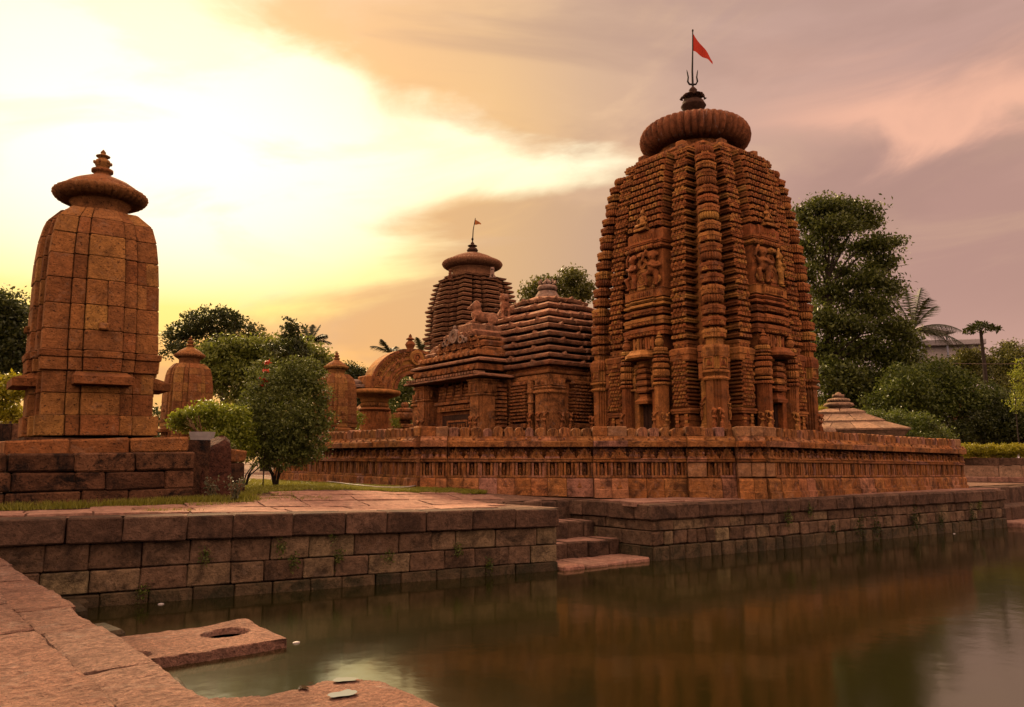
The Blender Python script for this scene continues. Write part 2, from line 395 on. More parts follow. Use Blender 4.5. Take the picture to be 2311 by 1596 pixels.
def ground_z(x, y):
    z = 1.15 + .09 * sm((7 - x) / 5) * sm((16 - y) / 3) + .24 * sm((y - 13.0) / 3.2) * sm((14.5 - x) / 5) * (.35 + .65 * sm((x - 2) / 5))
    return z

def on_ground(px, py, dz=0.0):          # where a sight line meets the terrace
    d = at(px, py, 1) - Vector((0, 0, EYE)); lo, hi = 6.0, 60.0
    for k in range(60):                        # first crossing, then halving
        s = 6.0 + k
        if EYE + d.z * s <= ground_z(d.x * s, d.y * s) + dz: lo, hi = s - 1, s; break
    for _ in range(9):
        s = (lo + hi) / 2
        if EYE + d.z * s <= ground_z(d.x * s, d.y * s) + dz: hi = s
        else: lo = s
    return Vector((0, 0, EYE)) + d * hi

# ------------------------------------------------------------------ ground, water
LW = [(-8, 13.87), (9.62, 11.17)]                       # foot of the near pond wall
RW = [(12.0, 10.98), (26.6, 9.95)]                      # foot of the far pond wall
LEDGE_X = 1.12
def in_pond(x, y):
    if x < LEDGE_X - .25: return False
    if x < 9.7: return y < 12.55 - .1543 * (x - 1.0) + .12
    if x < 12.2: return y < 13.6
    if x < 26.5: return y < 11.1 - .0705 * (x - 12)
    return y < 12.0
def ground():
    def axis(lo, hi, far):
        a = list(np.arange(lo, hi, .25)); s = .5
        p, q = lo, hi
        L_, H_ = [], []
        while q < far: H_.append(q); q += s; s *= 1.25
        s = .5
        p = lo - s
        while p > -far: L_.append(p); s *= 1.25; p -= s
        return L_[::-1] + a + H_
    xs, ys = axis(-2, 30, 900), axis(0, 30, 900); mb = MB(); idx = {}
    def vid(i, j):
        if (i, j) not in idx:
            x, y = xs[i], ys[j]
            if x < LEDGE_X and y < 12.75 - .1543 * x: z = .66
            else: z = ground_z(x, y) - .03 + .012 * noise.noise(Vector((x * 1.3, y * 1.3, 0)))
            idx[i, j] = len(mb.v); mb.v.append((x, y, z))
        return idx[i, j]
    for i in range(len(xs) - 1):
        for j in range(len(ys) - 1):
            cx, cy = (xs[i] + xs[i + 1]) / 2, (ys[j] + ys[j + 1]) / 2
            if in_pond(cx, cy) and cx < 80 and cy > -60: continue
            mb.f.append((vid(i, j), vid(i + 1, j), vid(i + 1, j + 1), vid(i, j + 1)))
    tag(put('ground', mb.mesh('ground', 'soil', fix=False)), kind='structure')
    w = MB().add([(.9, -60, 0), (80, -60, 0), (80, 13.9, 0), (.9, 13.9, 0)], [(0, 1, 2, 3)])
    tag(put('water', w.mesh('water', 'water')), kind='structure')
    b = MB().add([(.7, -61, -.9), (81, -61, -.9), (81, 13.9, -.9), (.7, 13.9, -.9)], [(0, 1, 2, 3)])
    tag(put('pond_bed', b.mesh('pond_bed', 'mud')), kind='structure')
ground()

# ------------------------------------------------------------------ masonry courses
def course(parent, name, p0, p1, z0, z1, dep, lens, mat, proud=.012, gap=.012, c=.016, j=.008, back=0.0):
    """stones laid from p0 to p1; each is one object; outward is to the right of p0->p1; z0/z1 number or (start, end)"""
    d = Vector((p1[0] - p0[0], p1[1] - p0[1])); L = d.length; d /= L; ang = math.atan2(d.y, d.x)
    za = z0 if isinstance(z0, tuple) else (z0, z0); zb = z1 if isinstance(z1, tuple) else (z1, z1)
    s = 0.0; out = []
    while s < L - .02:
        l = R.uniform(*lens)
        if L - s - l < lens[0] * .6: l = L - s
        t = (s + l / 2) / L; h = lerp(zb[0], zb[1], t) - lerp(za[0], za[1], t); b = lerp(za[0], za[1], t)
        pr = R.uniform(-proud, proud) - back
        me = MB().cbox(-l / 2 + gap / 2, -pr * -1 * -1, gap / 2, l / 2 - gap / 2, dep, h - gap / 2, c, j).mesh(name, mat)
        slope = math.atan2((zb[1] - zb[0]) / L, 1)
        o = put(name, me, parent, (p0[0] + d.x * (s + l / 2), p0[1] + d.y * (s + l / 2), b), (0, -slope, ang)); out.append(o); s += l
    return out

def pond_walls():
    t = thing('pond_wall', (0, 0, 0), 'dark stone pond wall left of the steps, below the pink terrace and the planted shrine platform', 'wall')
    a, b = Vector((-.6, 12.735)), Vector((9.62, 11.17)); n = Vector((b - a)).normalized(); o = Vector((n.y, -n.x))
    zc = (1.255, 1.125)
    f = lambda k: (tuple(a + o * k), tuple(b + o * k))
    course(t, 'coping_stone', *f(.09), (zc[0] - .36, zc[1] - .345), zc, .62, (.62, 1.0), 'cope', .012, .010, .02, .01)
    course(t, 'stone', *f(.0), (.50, .47), (.895, .78), .5, (.42, .86), 'pond', .014)
    course(t, 'stone', *f(.01), (.18, .16), (.50, .47), .5, (.40, .74), 'pond', .014)
    course(t, 'stone', *f(.03), -.25, (.18, .16), .5, (.42, .70), 'wet', .016)
    core = MB().rings([[(-.6, 12.735 + .1, z), (9.57, 11.17 + .1, z - dz), (9.57, 11.9, z - dz), (-.6, 13.4, z)] for z, dz in ((-.5, 0), (1.215, .13))])
    put('wall_core', core.mesh('wall_core', 'dark'), t)
    # short return at the steps
    course(t, 'stone', (9.62, 11.2), (9.62, 13.6), .5, 1.1, .05, (.5, .7), 'pond'); course(t, 'stone', (9.62, 11.2), (9.62, 13.6), -.2, .5, .05, (.5, .7), 'wet')
    t = thing('pond_wall', (0, 0, 0), 'long pond wall of small square stones running right from the steps below the carved wall', 'wall')
    a, b = Vector((12.0, 10.98)), Vector((26.6, 9.95)); n = (b - a).normalized(); o = Vector((n.y, -n.x))
    f = lambda k, e=0: (tuple(a + o * k - n * e), tuple(b + o * k + n * e * .5))
    course(t, 'coping_stone', *f(.08, .08), .80, 1.125, .7, (.5, .95), 'cope', .018, .012, .035, .014)
    course(t, 'stone', *f(.0), .58, .80, .45, (.42, .95), 'pond', .014)
    course(t, 'stone', *f(.015), .285, .58, .45, (.25, .48), 'pond', .018, .016, .026, .012)
    course(t, 'stone', *f(.03), -.25, .285, .45, (.26, .50), 'wet', .018, .016, .026, .012)
    rc = lambda z0, z1, k, l, m: course(t, 'stone', (12.0 - k, 13.7), (12.0 - k, 11.0), z0, z1, .35, l, m, .012)
    rc(.80, 1.125, .07, (.6, .9), 'cope'); rc(.58, .80, 0, (.5, .9), 'pond'); rc(.285, .58, .01, (.5, .8), 'pond'); rc(-.25, .285, .03, (.4, .7), 'wet')
    core = MB().rings([[(12.08, 11.08, z), (26.5, 10.05, z), (26.5, 10.6, z), (12.08, 11.6, z)] for z in (-.5, 1.09)])
    put('wall_core', core.mesh('wall_core', 'dark'), t)
    t = thing('stone_steps', (0, 0, 0), 'worn stone steps going down to the water between two pond walls', 'steps')
    for k, (z, y, m) in enumerate([(.065, 11.02, 'pave'), (.37, 11.9, 'pave'), (.72, 12.65, 'pave'), (1.12, 13.4, 'pave')]):
        st = grp('step', t)
        x = 9.66
        while x < 11.95:
            l = min(R.uniform(.4, .62), 11.97 - x)
            if 11.97 - x - l < .2: l = 11.97 - x
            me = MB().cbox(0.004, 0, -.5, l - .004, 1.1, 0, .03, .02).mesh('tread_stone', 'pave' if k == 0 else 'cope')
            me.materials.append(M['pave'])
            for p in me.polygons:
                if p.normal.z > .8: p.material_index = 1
            put('tread_stone', me, st, (x, y + R.uniform(-.03, .03), z)); x += l
    # far end of the pond: landing, steps and the wall behind
    t = thing('stone_landing', (0, 0, 0), 'low stone landing and steps at the far right end of the pond', 'steps')
    for (y0, z, xa) in ((9.6, .14, 26.7), (10.3, .55, 26.75), (11.2, 1.1, 26.8)):
        x = xa
        while x < 44:
            l = R.uniform(.7, 1.4); put('tread_stone', MB().cbox(0, 0, -.6, l - .01, 1.4, 0, .03, .02).mesh('tread_stone', 'pave' if y0 < 10 else 'cope'), t, (x, y0 + R.uniform(-.03, .03), z)); x += l
pond_walls()

def far_right_wall():
    t = thing('retaining_wall', (0, 0, 0), 'plain tan stone wall beyond the carved wall, under the clipped yellow hedge', 'wall')
    a, b = at(2120, 1085, 33), at(2420, 1092, 31)
    p0, p1 = (a.x, a.y), (b.x, b.y)
    course(t, 'base_stone', p0, p1, 1.12, 1.34, 1.1, (.6, 1.0), 'pave', .02, back=-.0)
    d = (Vector(p1) - Vector(p0)).normalized(); o = Vector((-d.y, d.x)) * .45
    q0, q1 = (p0[0] + o.x, p0[1] + o.y), (p1[0] + o.x, p1[1] + o.y)
    course(t, 'stone', q0, q1, 1.3, 1.80, .5, (.7, 1.3), 'pale', .02); course(t, 'coping_stone', q0, q1, 1.80, 2.12, .55, (.9, 1.6), 'cope', .02)
far_right_wall()

# ------------------------------------------------------------------ terrace paving and foreground ledge
def slab_mesh(l, w, h, nx, ny, amp, mat, seed, edge=.03, top=None, rim_drop=.008):
    mb = MB(); off = Vector((seed * 7.3, seed * 3.1, 0)); idx = []
    for j in range(ny + 1):
        for i in range(nx + 1):
            x, y = l * i / nx, w * j / ny
            e = min(i, nx - i, j, ny - j)
            dx = dy = 0
            if e == 0:
                q = noise.noise(Vector((x * 5, y * 5, 3)) + off) * edge
                if i == 0: dx = abs(q) + .004
                if i == nx: dx = -abs(q) - .004
                if j == 0: dy = abs(q) + .004
                if j == ny: dy = -abs(q) - .004
            z = amp * (noise.fractal(Vector((x * 2.2, y * 2.2, 0)) + off, 1.0, 2.0, 4) * .8 + .5 * noise.noise(Vector((x * 9, y * 16, 1)) + off)) - (rim_drop if e == 0 else 0)
            if top: z += top(x, y)
            mb.v.append((x + dx, y + dy, z))
    for j in range(ny):
        for i in range(nx):
            a = j * (nx + 1) + i; mb.f.append((a, a + 1, a + nx + 2, a + nx + 1))
    rim = [i for i in range(nx + 1)] + [j * (nx + 1) + nx for j in range(1, ny + 1)] + [ny * (nx + 1) + i for i in range(nx - 1, -1, -1)] + [j * (nx + 1) for j in range(ny - 1, 0, -1)]
    k = len(mb.v)
    for r in rim: mb.v.append((mb.v[r][0], mb.v[r][1], -h))
    n = len(rim)
    for i in range(n): mb.f.append((rim[(i + 1) % n], rim[i], k + i, k + (i + 1) % n))
    mb.f.append(tuple(k + i for i in range(n - 1, -1, -1)))
    return mb.mesh('slab', mat, smooth=False, fix=False)

def paving():
    t = tag(put('pavement', None), kind='structure')
    ang = math.atan2(11.17 - 12.735, 10.22)
    ca, sa = math.cos(ang), math.sin(ang)
    v = .50; row = 0
    while v < 11:
        w = R.uniform(.55, .85); u = -1.2 + R.uniform(-.4, 0)
        while u < 14:
            l = R.uniform(.8, 1.6)
            x, y = -.6 + ca * u - sa * v, 12.735 + sa * u + ca * v
            cx, cy = x + ca * l / 2 - sa * w / 2, y + sa * l / 2 + ca * w / 2
            ok = not in_pond(cx, cy) and not in_pond(cx + .6, cy - .3) and not (cx > 10.0 and in_pond(cx + .2, cy - .5)) and not (cx < 5.4 and cy > 14.6)
            # stop at the carved wall and at the lawn
            bs = (cx - 9.5) * .609 + (cy - 15.9) * .793
            if bs > -.25 and cx > 9.0: ok = False
            if cx > 9.0 and cx < 9.5 and cy > 15.6: ok = ok
            lawn = cy > 15.7 + .0 * cx and cx < 8.6
            if ok and not lawn and (cy < 19):
                me = slab_mesh(l - .015, w - .015, .10, 8, 5, .012, 'pave', R.random() * 50, .035)
                gu = (ground_z(cx + ca * .3, cy + sa * .3) - ground_z(cx - ca * .3, cy - sa * .3)) / .6; gv = (ground_z(cx - sa * .3, cy + ca * .3) - ground_z(cx + sa * .3, cy - ca * .3)) / .6
                put('paving_slab', me, t, (x, y, ground_z(cx, cy) - gu * l / 2 - gv * w / 2 + R.uniform(.0, .012)), (math.atan(gv), -math.atan(gu), ang))
            u += l
        v += w; row += 1
    # strip of paving between the right pond wall and the carved wall
    u = 12.1
    while u < 26.6:
        l = R.uniform(.7, 1.3); y = 11.05 - .0705 * (u - 12) + .35
        put('paving_slab', slab_mesh(l - .02, .9, .10, 6, 4, .010, 'pave', R.random() * 50, .03), t, (u, y, 1.135 + R.uniform(0, .01)), -.0704); u += l
    p = tag(put('path', None), kind='structure')
    y = 13.2 - .0; 
    # kerb stones along the pond edge, then rows of big rough slabs
    yy = 2.4
    while yy < 12.2:
        l = min(R.uniform(.8, 1.5), 12.35 - yy)
        ex = lerp(1.36, 1.00, (yy - 4.2) / 8)
        me = slab_mesh(.42 + R.uniform(-.035, .03), l - .002, .5, 14, 24, .018, 'pave2', R.random() * 50, .016)
        put('kerb_stone', me, p, (ex - .42, yy, .775 + R.uniform(-.008, .008)), .045); yy += l
    for r_, (x0, x1) in enumerate(((-.18, .82), (-1.3, -.2), (-2.6, -1.32))):
        yy = 1.6 + R.uniform(0, .6)
        while yy < 12.3:
            l = min(R.uniform(1.1, 2.0), 12.5 - yy)
            sh = lerp(.12, -.16, (yy - 4.2) / 8)
            me = slab_mesh(x1 - x0 - .002, l - .003, .3, 40, 50, .024, 'pave2', R.random() * 50, .010)
            put('paving_slab', me, p, (x0 + sh, yy, .775 + (.035 if r_ == 1 else 0) + R.uniform(-.012, .012)), .035); yy += l
    # foundation stones showing under the kerb
    yy = 3.0
    fs = thing('foundation_course', (0, 0, 0), 'rough foundation stones at the waterline under the pink walkway edge', 'stones')
    while yy < 12.2:
        l = R.uniform(.5, .9); put('stone', MB().cbox(0, 0, -.5, .95 + R.uniform(-.12, .12), l - .02, .0, .04, .03).mesh('stone', 'wet'), fs, (1.0, yy, .10 + R.uniform(-.05, .06)), .04); yy += l
    yy = 2.0
    while yy < 12.2:
        l = R.uniform(.6, 1.0); put('stone', MB().cbox(0, 0, 0, .3, l - .02, .6, .03, .02).mesh('stone', 'pond'), fs, (lerp(1.0, .68, (yy - 4.2) / 8), yy, .04), .04); yy += l
paving()

def water_slabs():
    def hole(cx, cy, rx, ry, d):
        return lambda x, y: -d * sm((1.12 - math.sqrt(((x - cx) / rx) ** 2 + ((y - cy) / ry) ** 2)) / .25)
    h1, h2 = hole(1.72, .72, .24, .20, .2), hole(.62, .30, .20, .16, .12)
    def prof1(x, y):
        return h1(x, y) + h2(x, y) + .03 * sm((x - 1.6) / .5) * sm((y - .8) / .3) - .5 * sm((y - (1.30 - .35 * sm((x - 1.75) / .45))) / .05) * 0
    me = slab_mesh(2.16, 1.25, .55, 90, 54, .014, 'pave2', 4.4, .07, prof1)
    t = thing('stone_slab', (1.24, 8.30, .10), 'flat pink stone slab with two cut sockets reaching into the pond from the walkway', 'slab', rz=.03)
    put('slab_block', me, t)
    w = MB().lathe([(.0, 0), (.2, 0)], 20).mesh('socket_water', 'puddle')
    put('socket_water', w, t, (1.72, .72, -.05), 0, (1.05, .85, 1))
    def out2(x, y):
        yt = interp(x, [(0, 1.66), (.95, 1.62), (1.3, 1.42), (1.6, 1.40), (1.85, 1.52), (2.05, 1.50), (2.2, 1.30), (2.45, 1.05)])
        return -.6 * sm((y - yt + .04) / .08)
    me = slab_mesh(2.28, 1.75, .6, 90, 64, .014, 'pave2', 9.9, .04, out2)
    t = thing('stone_slab', (1.17, 5.10, .10), 'broken pink stone slab with rain puddles jutting into the water at the bottom edge', 'slab', rz=.02)
    put('slab_block', me, t)
    for (x, y, sx, sy, r) in ((1.80, .98, .12, .09, .3), (2.0, 1.34, .07, .11, .9), (1.62, 1.34, .035, .045, 0), (1.72, 1.42, .03, .03, 0)):
        mb = MB(); n = 22; mb.v = [(0, 0, 0)]
        for k in range(n):
            q = 1 + .75 * noise.noise(Vector((math.cos(k / n * 2 * PI) * 1.6, math.sin(k / n * 2 * PI) * 1.6, x * 9)))
            mb.v.append((sx * q * math.cos(k / n * 2 * PI), sy * q * math.sin(k / n * 2 * PI), 0))
        mb.f = [(0, k + 1, (k + 1) % n + 1) for k in range(n)]
        put('puddle', mb.mesh('puddle', 'puddle'), t, (x, y, .022), r)
water_slabs()

# ------------------------------------------------------------------ carved figures (one continuous body each)
def remesh(mb, name, mat, vox=.02, smooth=True):
    me = mb.mesh('tmp', mat); o = bpy.data.objects.new('tmp', me); COL.objects.link(o)
    md = o.modifiers.new('r', 'REMESH'); md.mode = 'VOXEL'; md.voxel_size = vox
    s = o.modifiers.new('s', 'SMOOTH'); s.iterations = 2; s.factor = .4
    dg = bpy.context.evaluated_depsgraph_get(); dg.update()
    nm = bpy.data.meshes.new_from_object(o.evaluated_get(dg)); nm.name = name
    nm.materials.clear(); nm.materials.append(M[mat])
    nm.polygons.foreach_set('use_smooth', [smooth] * len(nm.polygons))
    bpy.data.objects.remove(o); return nm

def fig_gana(mat):          # stout dancing figure, front towards -Y, height 1
    b = MB()
    b.ell((0, 0, .84), (.105, .11, .12)); b.ell((0, .03, .89), (.15, .12, .11)); b.ell((0, -.11, .83), (.025, .03, .03))
    for k in range(9): a = PI * k / 8; b.ell((.16 * math.cos(a), .02, .88 + .10 * math.sin(a)), (.04, .05, .04), 6, 5)
    b.tube([(0, 0, .74), (0, 0, .66)], [.06, .07]); b.ell((0, 0, .60), (.155, .11, .13)); b.ell((.01, -.03, .46), (.135, .12, .12)); b.ell((.02, 0, .40), (.155, .11, .08))
    b.tube([(.02 + .09, 0, .40), (.13, -.02, .22), (.11, .0, .03)], [.095, .075, .055], 8); b.ell((.11, -.06, .025), (.05, .09, .03))
    b.tube([(-.07, 0, .40), (-.22, -.10, .33), (-.15, -.06, .14), (-.16, -.04, .05)], [.09, .08, .06, .045], 8); b.ell((-.17, -.09, .03), (.04, .08, .03))
    b.tube([(.15, 0, .66), (.27, -.05, .55), (.12, -.15, .52), (-.02, -.16, .58)], [.06, .052, .045, .04], 8); b.ell((-.06, -.16, .59), (.045, .03, .05))
    b.tube([(-.15, 0, .66), (-.27, -.04, .74), (-.22, -.06, .92), (-.17, -.05, .98)], [.058, .05, .042, .038], 8); b.ell((-.16, -.05, 1.0), (.05, .04, .05))
    return remesh(b, 'gana', mat, .022)
def fig_lady(mat):          # slender standing figure against a pillar
    b = MB()
    b.ell((.03, -.02, .90), (.058, .06, .075)); b.ell((.03, .02, .95), (.075, .07, .06)); b.ell((.03, -.075, .895), (.014, .02, .02))
    b.tube([(.03, 0, .84), (.02, 0, .79)], [.03, .035]); b.ell((.0, 0, .73), (.085, .06, .08)); b.ell((-.035, -.05, .73), (.035, .04, .035)); b.ell((.04, -.05, .73), (.035, .04, .035))
    b.ell((-.01, 0, .62), (.055, .045, .08)); b.ell((-.03, 0, .53), (.10, .07, .07))
    b.tube([(-.07, 0, .50), (-.08, -.02, .28), (-.05, 0, .03)], [.062, .045, .03], 8); b.tube([(.03, 0, .50), (.05, -.04, .29), (-.0, -.01, .03)], [.06, .045, .03], 8)
    b.ell((-.05, -.05, .02), (.03, .06, .02)); b.ell((0, -.06, .02), (.03, .06, .02))
    b.tube([(.09, 0, .77), (.17, -.01, .66), (.10, -.07, .56)], [.03, .026, .022]); b.tube([(-.09, 0, .77), (-.17, 0, .84), (-.10, .0, .98), (.02, .02, 1.03)], [.03, .026, .022, .02])
    for k in range(8): b.ell((-.16 + .045 * k, .04, 1.0 + .03 * math.sin(k)), (.05, .05, .045), 6, 5)
    return remesh(b, 'lady', mat, .018)
def fig_seated(mat):
    b = MB()
    b.ell((0, -.03, .86), (.085, .09, .11)); b.ell((0, 0, .95), (.09, .09, .07)); b.ell((0, -.12, .85), (.02, .025, .025)); b.tube([(0, 0, .76), (0, 0, .68)], [.05, .06])
    b.ell((0, 0, .60), (.15, .10, .13)); b.ell((0, -.03, .44), (.13, .11, .12)); b.ell((0, 0, .33), (.18, .13, .09))
    b.tube([(-.1, 0, .32), (-.33, -.12, .27), (-.05, -.22, .22)], [.09, .075, .055], 8); b.tube([(.1, 0, .32), (.30, -.12, .30), (.24, -.15, .06)], [.09, .075, .05], 8); b.ell((.24, -.2, .04), (.05, .09, .035))
    b.tube([(.15, 0, .66), (.27, -.05, .5), (.18, -.16, .40)], [.055, .045, .04]); b.tube([(-.15, 0, .66), (-.26, -.06, .55), (-.08, -.17, .55)], [.055, .045, .04])
    b.rings([[(-.35, -.25, z), (.35, -.25, z), (.35, .1, z), (-.35, .1, z)] for z in (-.02, .10)])
    return remesh(b, 'seated', mat, .024)
def fig_lion(mat):          # crouching lion, head towards -Y, length about 1
    b = MB()
    b.ell((0, .05, .33), (.17, .38, .19)); b.ell((0, -.22, .42), (.19, .2, .24)); b.ell((0, .33, .32), (.18, .2, .2))
    b.ell((0, -.32, .66), (.16, .15, .16)); b.ell((0, -.46, .62), (.09, .10, .08)); b.ell((0, -.24, .72), (.2, .16, .19))
    for s in (-1, 1):
        b.ell((s * .12, -.26, .84), (.04, .03, .06)); b.tube([(s * .13, -.26, .38), (s * .15, -.36, .16), (s * .14, -.52, .06)], [.09, .075, .065], 8); b.ell((s * .14, -.56, .05), (.07, .1, .05))
        b.ell((s * .15, .30, .22), (.09, .19, .16)); b.ell((s * .18, .14, .06), (.06, .16, .055))
        b.ell((s * .09, -.44, .70), (.03, .03, .03), 6, 5)
    b.tube([(0, .5, .34), (.02, .58, .5), (.05, .5, .66), (.02, .4, .64)], [.045, .04, .04, .055])
    return remesh(b, 'lion', mat, .025)
def fig_sitlion(mat):       # upright sitting guardian lion, front to -Y, height 1
    b = MB()
    b.ell((0, -.02, .80), (.16, .16, .16)); b.ell((0, -.17, .76), (.085, .10, .08)); b.ell((0, .06, .78), (.2, .17, .2)); b.ell((0, 0, .48), (.19, .18, .28)); b.ell((0, .14, .22), (.23, .25, .21))
    for s in (-1, 1):
        b.tube([(s * .12, -.06, .50), (s * .13, -.18, .28), (s * .12, -.18, .04)], [.085, .065, .06], 8); b.ell((s * .12, -.23, .04), (.06, .10, .045)); b.ell((s * .2, .02, .12), (.09, .2, .12)); b.ell((s * .13, .02, .95), (.04, .03, .05))
    b.rings([[(-.3, -.35, z), (.3, -.35, z), (.3, .4, z), (-.3, .4, z)] for z in (-.06, .02)])
    return remesh(b, 'sitlion', mat, .03)
GANA, LADY, SEAT = fig_gana('tower'), fig_lady('tower'), fig_seated('tower')
LADYH, LION, SITL, SITF, SITR = fig_lady('hall'), fig_lion('roof'), fig_sitlion('statue'), fig_sitlion('grey2'), fig_sitlion('roof')

def ring_relief(mb, x, y, z, r, d=.03, n=10):          # raised ring in the x-z plane standing out towards -y
    vs = []; fs = []
    for k in range(n):
        a = 2 * PI * k / n
        for q, yy in ((r, y), (r * .92, y - d), (r * .62, y - d), (r * .5, y)): vs.append((x + q * math.cos(a), yy, z + q * math.sin(a)))
    for k in range(n):
        for i in range(3):
            a, b = k * 4 + i, ((k + 1) % n) * 4 + i; fs.append((a, a + 1, b + 1, b))
    mb.add(vs, fs)
def chaitya(mb, x, y, z, w, h, d=.05):                 # window-gable motif, base centre (x,z), raised towards -y
    st = len(mb.v)
    mb.box(x - w / 2, y - d, z, x + w / 2, y, z + h * .16)
    mb.rings([[(x - w * .40, yy, z + h * .16), (x + w * .40, yy, z + h * .16), (x + w * .30, yy, z + h * .42), (x + w * .16, yy, z + h * .50), (x + w * .13, yy, z + h * .80), (x, yy, z + h), (x - w * .13, yy, z + h * .80), (x - w * .16, yy, z + h * .50), (x - w * .30, yy, z + h * .42)] for yy in (y, y - d * .7)])
    ring_relief(mb, x, y - d * .65, z + h * .46, w * .24, d * .5)
    mb.ell((x, y - d * .7, z + h * .46), (w * .09, d * .3, w * .12), 6, 4)
    for s in (-1, 1): mb.ell((x + s * w * .36, y - d * .5, z + h * .27), (w * .10, d * .5, h * .12), 6, 4)

# ------------------------------------------------------------------ carved compound wall
def compound_wall():
    t = thing('compound_wall', (0, 0, 0), 'low carved orange sandstone wall with rounded merlons and niches around the temple', 'wall')
    H = 1.62
    niche = MB()        # unit 1 wide: pilasters, inner shrine relief and sill
    for x in (-.44, -.22, .22, .44): niche.box(x - .065, -.06, .03, x + .065, .14, .33)
    for x in (-.33, .33): niche.box(x - .04, -.0, .03, x + .04, .14, .33)
    niche.box(-.10, .0, .03, .10, .14, .20); ring_relief(niche, 0, .0, .13, .08, .04, 8); niche.box(-.07, .02, .20, .07, .14, .30)
    niche.box(-.50, -.095, -.015, .50, .14, .035)
    NI = niche.mesh('niche_panel', 'wall')
    gab = MB()
    for z0_, z1_, w0, w1, d in ((0, .045, .47, .47, .16), (.045, .10, .42, .36, .14), (.10, .15, .33, .22, .13), (.15, .21, .19, .12, .12), (.21, .275, .09, .03, .10)):
        gab.rings([[(-w0, -d, z0_), (w0, -d, z0_), (w0, .05, z0_), (-w0, .05, z0_)], [(-w1, -d + .015, z1_), (w1, -d + .015, z1_), (w1, .05, z1_), (-w1, .05, z1_)]])
    ring_relief(gab, 0, -.13, .115, .085, .045, 10); gab.ell((0, -.14, .115), (.03, .03, .04), 6, 4)
    for q_ in (-1, 1): gab.ell((q_ * .34, -.12, .125), (.07, .04, .035), 6, 4); gab.ell((q_ * .22, -.11, .185), (.05, .04, .03), 6, 4)
    GA = gab.mesh('gable_motif', 'wall')
    MER = []
    for k in range(8):
        w = R.uniform(.92, 1.0); mb = MB(); h = R.uniform(.20, .235); rr = R.uniform(.02, .07)
        prof = [(-w / 2, 0), (w / 2, 0), (w / 2, h - rr), (w * .36, h - rr * .35), (w * .15, h), (-w * .15, h + R.uniform(-.008, .008)), (-w * .36, h - rr * .4), (-w / 2, h - rr)]
        c = .02; n = len(prof)
        mb.rings([[(x * .90, -.03, z * .97 + .002) for x, z in prof], [(x, 0, z) for x, z in prof], [(x, .30, z) for x, z in prof], [(x * .93, .32, z * .97) for x, z in prof]])
        MER.append(mb.mesh('merlon', 'wall'))
    def seg(p0, p1, zb0, zb1, zt0, zt1, plain_ends=(False, False), end_post=(0, 0), seed=0):
        p0, p1 = Vector(p0), Vector(p1); d = (p1 - p0); L = d.length; d /= L; ang = math.atan2(d.y, d.x); nrm = Vector((d.y, -d.x))
        slope = math.atan2(zt1 - zt0, L)
        def P(s, out, zf):       # zf in 0..1.62 design height
            q = p0 + d * s + nrm * out; b = lerp(zb0, zb1, s / L); tt = lerp(zt0, zt1, s / L)
            if zf < .45: z = b + zf * (tt - b - H + .45) / .45 if True else 0
            else: z = tt - (H - zf)
            return (q.x, q.y, z)
        core = MB()
        core.rings([[P(0.02, -.15 - w, z), P(L - .02, -.15 - w, z), P(L - .02, -.62 + w, z), P(.02, -.62 + w, z)] for z, w in ((-.3, 0), (1.40, 0))])
        put('wall_core', core.mesh('wall_core', 'wall'), t)
        # base blocks
        s = 0
        while s < L - .02:
            l = R.uniform(.34, .52)
            if L - s - l < .25: l = L - s
            h = P(s + l / 2, 0, .42)[2] - P(s + l / 2, 0, 0)[2] + .1
            mb = MB(); pr = .10 + R.uniform(-.012, .012)
            mb.rings([[(-l / 2 + .006, -o, z), (l / 2 - .006, -o, z), (l / 2 - .006, .06, z), (-l / 2 + .006, .06, z)] for z, o in ((0, pr + .05), (h * .42, pr + .05), (h * .45, pr + .01), (h * .9, pr), (h, pr - .035))])
            if R.random() < .6: chaitya(mb, R.uniform(-.02, .02), -pr, h * .50, .10, h * .4, .02)
            q = P(s + l / 2, 0, 0); put('base_block', mb.mesh('base_block', 'wall'), t, (q[0], q[1], q[2] - .1), (0, -slope, ang)); s += l
        # niches, gables
        n = max(1, round(L / .37)); pw = L / n
        for k in range(n):
            s = (k + .5) * pw
            q = P(s, -.02, .455)
            if (plain_ends[0] and k == 0) or (plain_ends[1] and k == n - 1):
                put('plain_block', MB().cbox(-pw * .48, -.06, 0, pw * .48, .05, .33, .012, .004).mesh('plain_block', 'tan'), t, q, (0, -slope, ang))
            else: put('niche_panel', NI, t, q, (0, -slope, ang), (pw, 1 + R.uniform(-.15, .15), 1))
            q = P(s, -.10, .885); put('gable_motif', GA, t, q, (0, -slope, ang), (pw * R.uniform(.92, 1.04), 1 + R.uniform(-.2, .2), R.uniform(.95, 1.05)))
        # string course
        s = 0
        while s < L - .02:
            l = min(R.uniform(.7, 1.1), L - s)
            if L - s - l < .4: l = L - s
            mb = MB()
            mb.rings([[(-l / 2 + .003, -o, z), (l / 2 - .003, -o, z), (l / 2 - .003, .05, z), (-l / 2 + .003, .05, z)] for z, o in ((0, .03), (.012, .075), (.045, .085), (.055, .05), (.068, .05), (.078, .07), (.10, .065))])
            put('string_course', mb.mesh('string_course', 'wall'), t, P(s + l / 2, 0, .79), (0, -slope, ang)); s += l
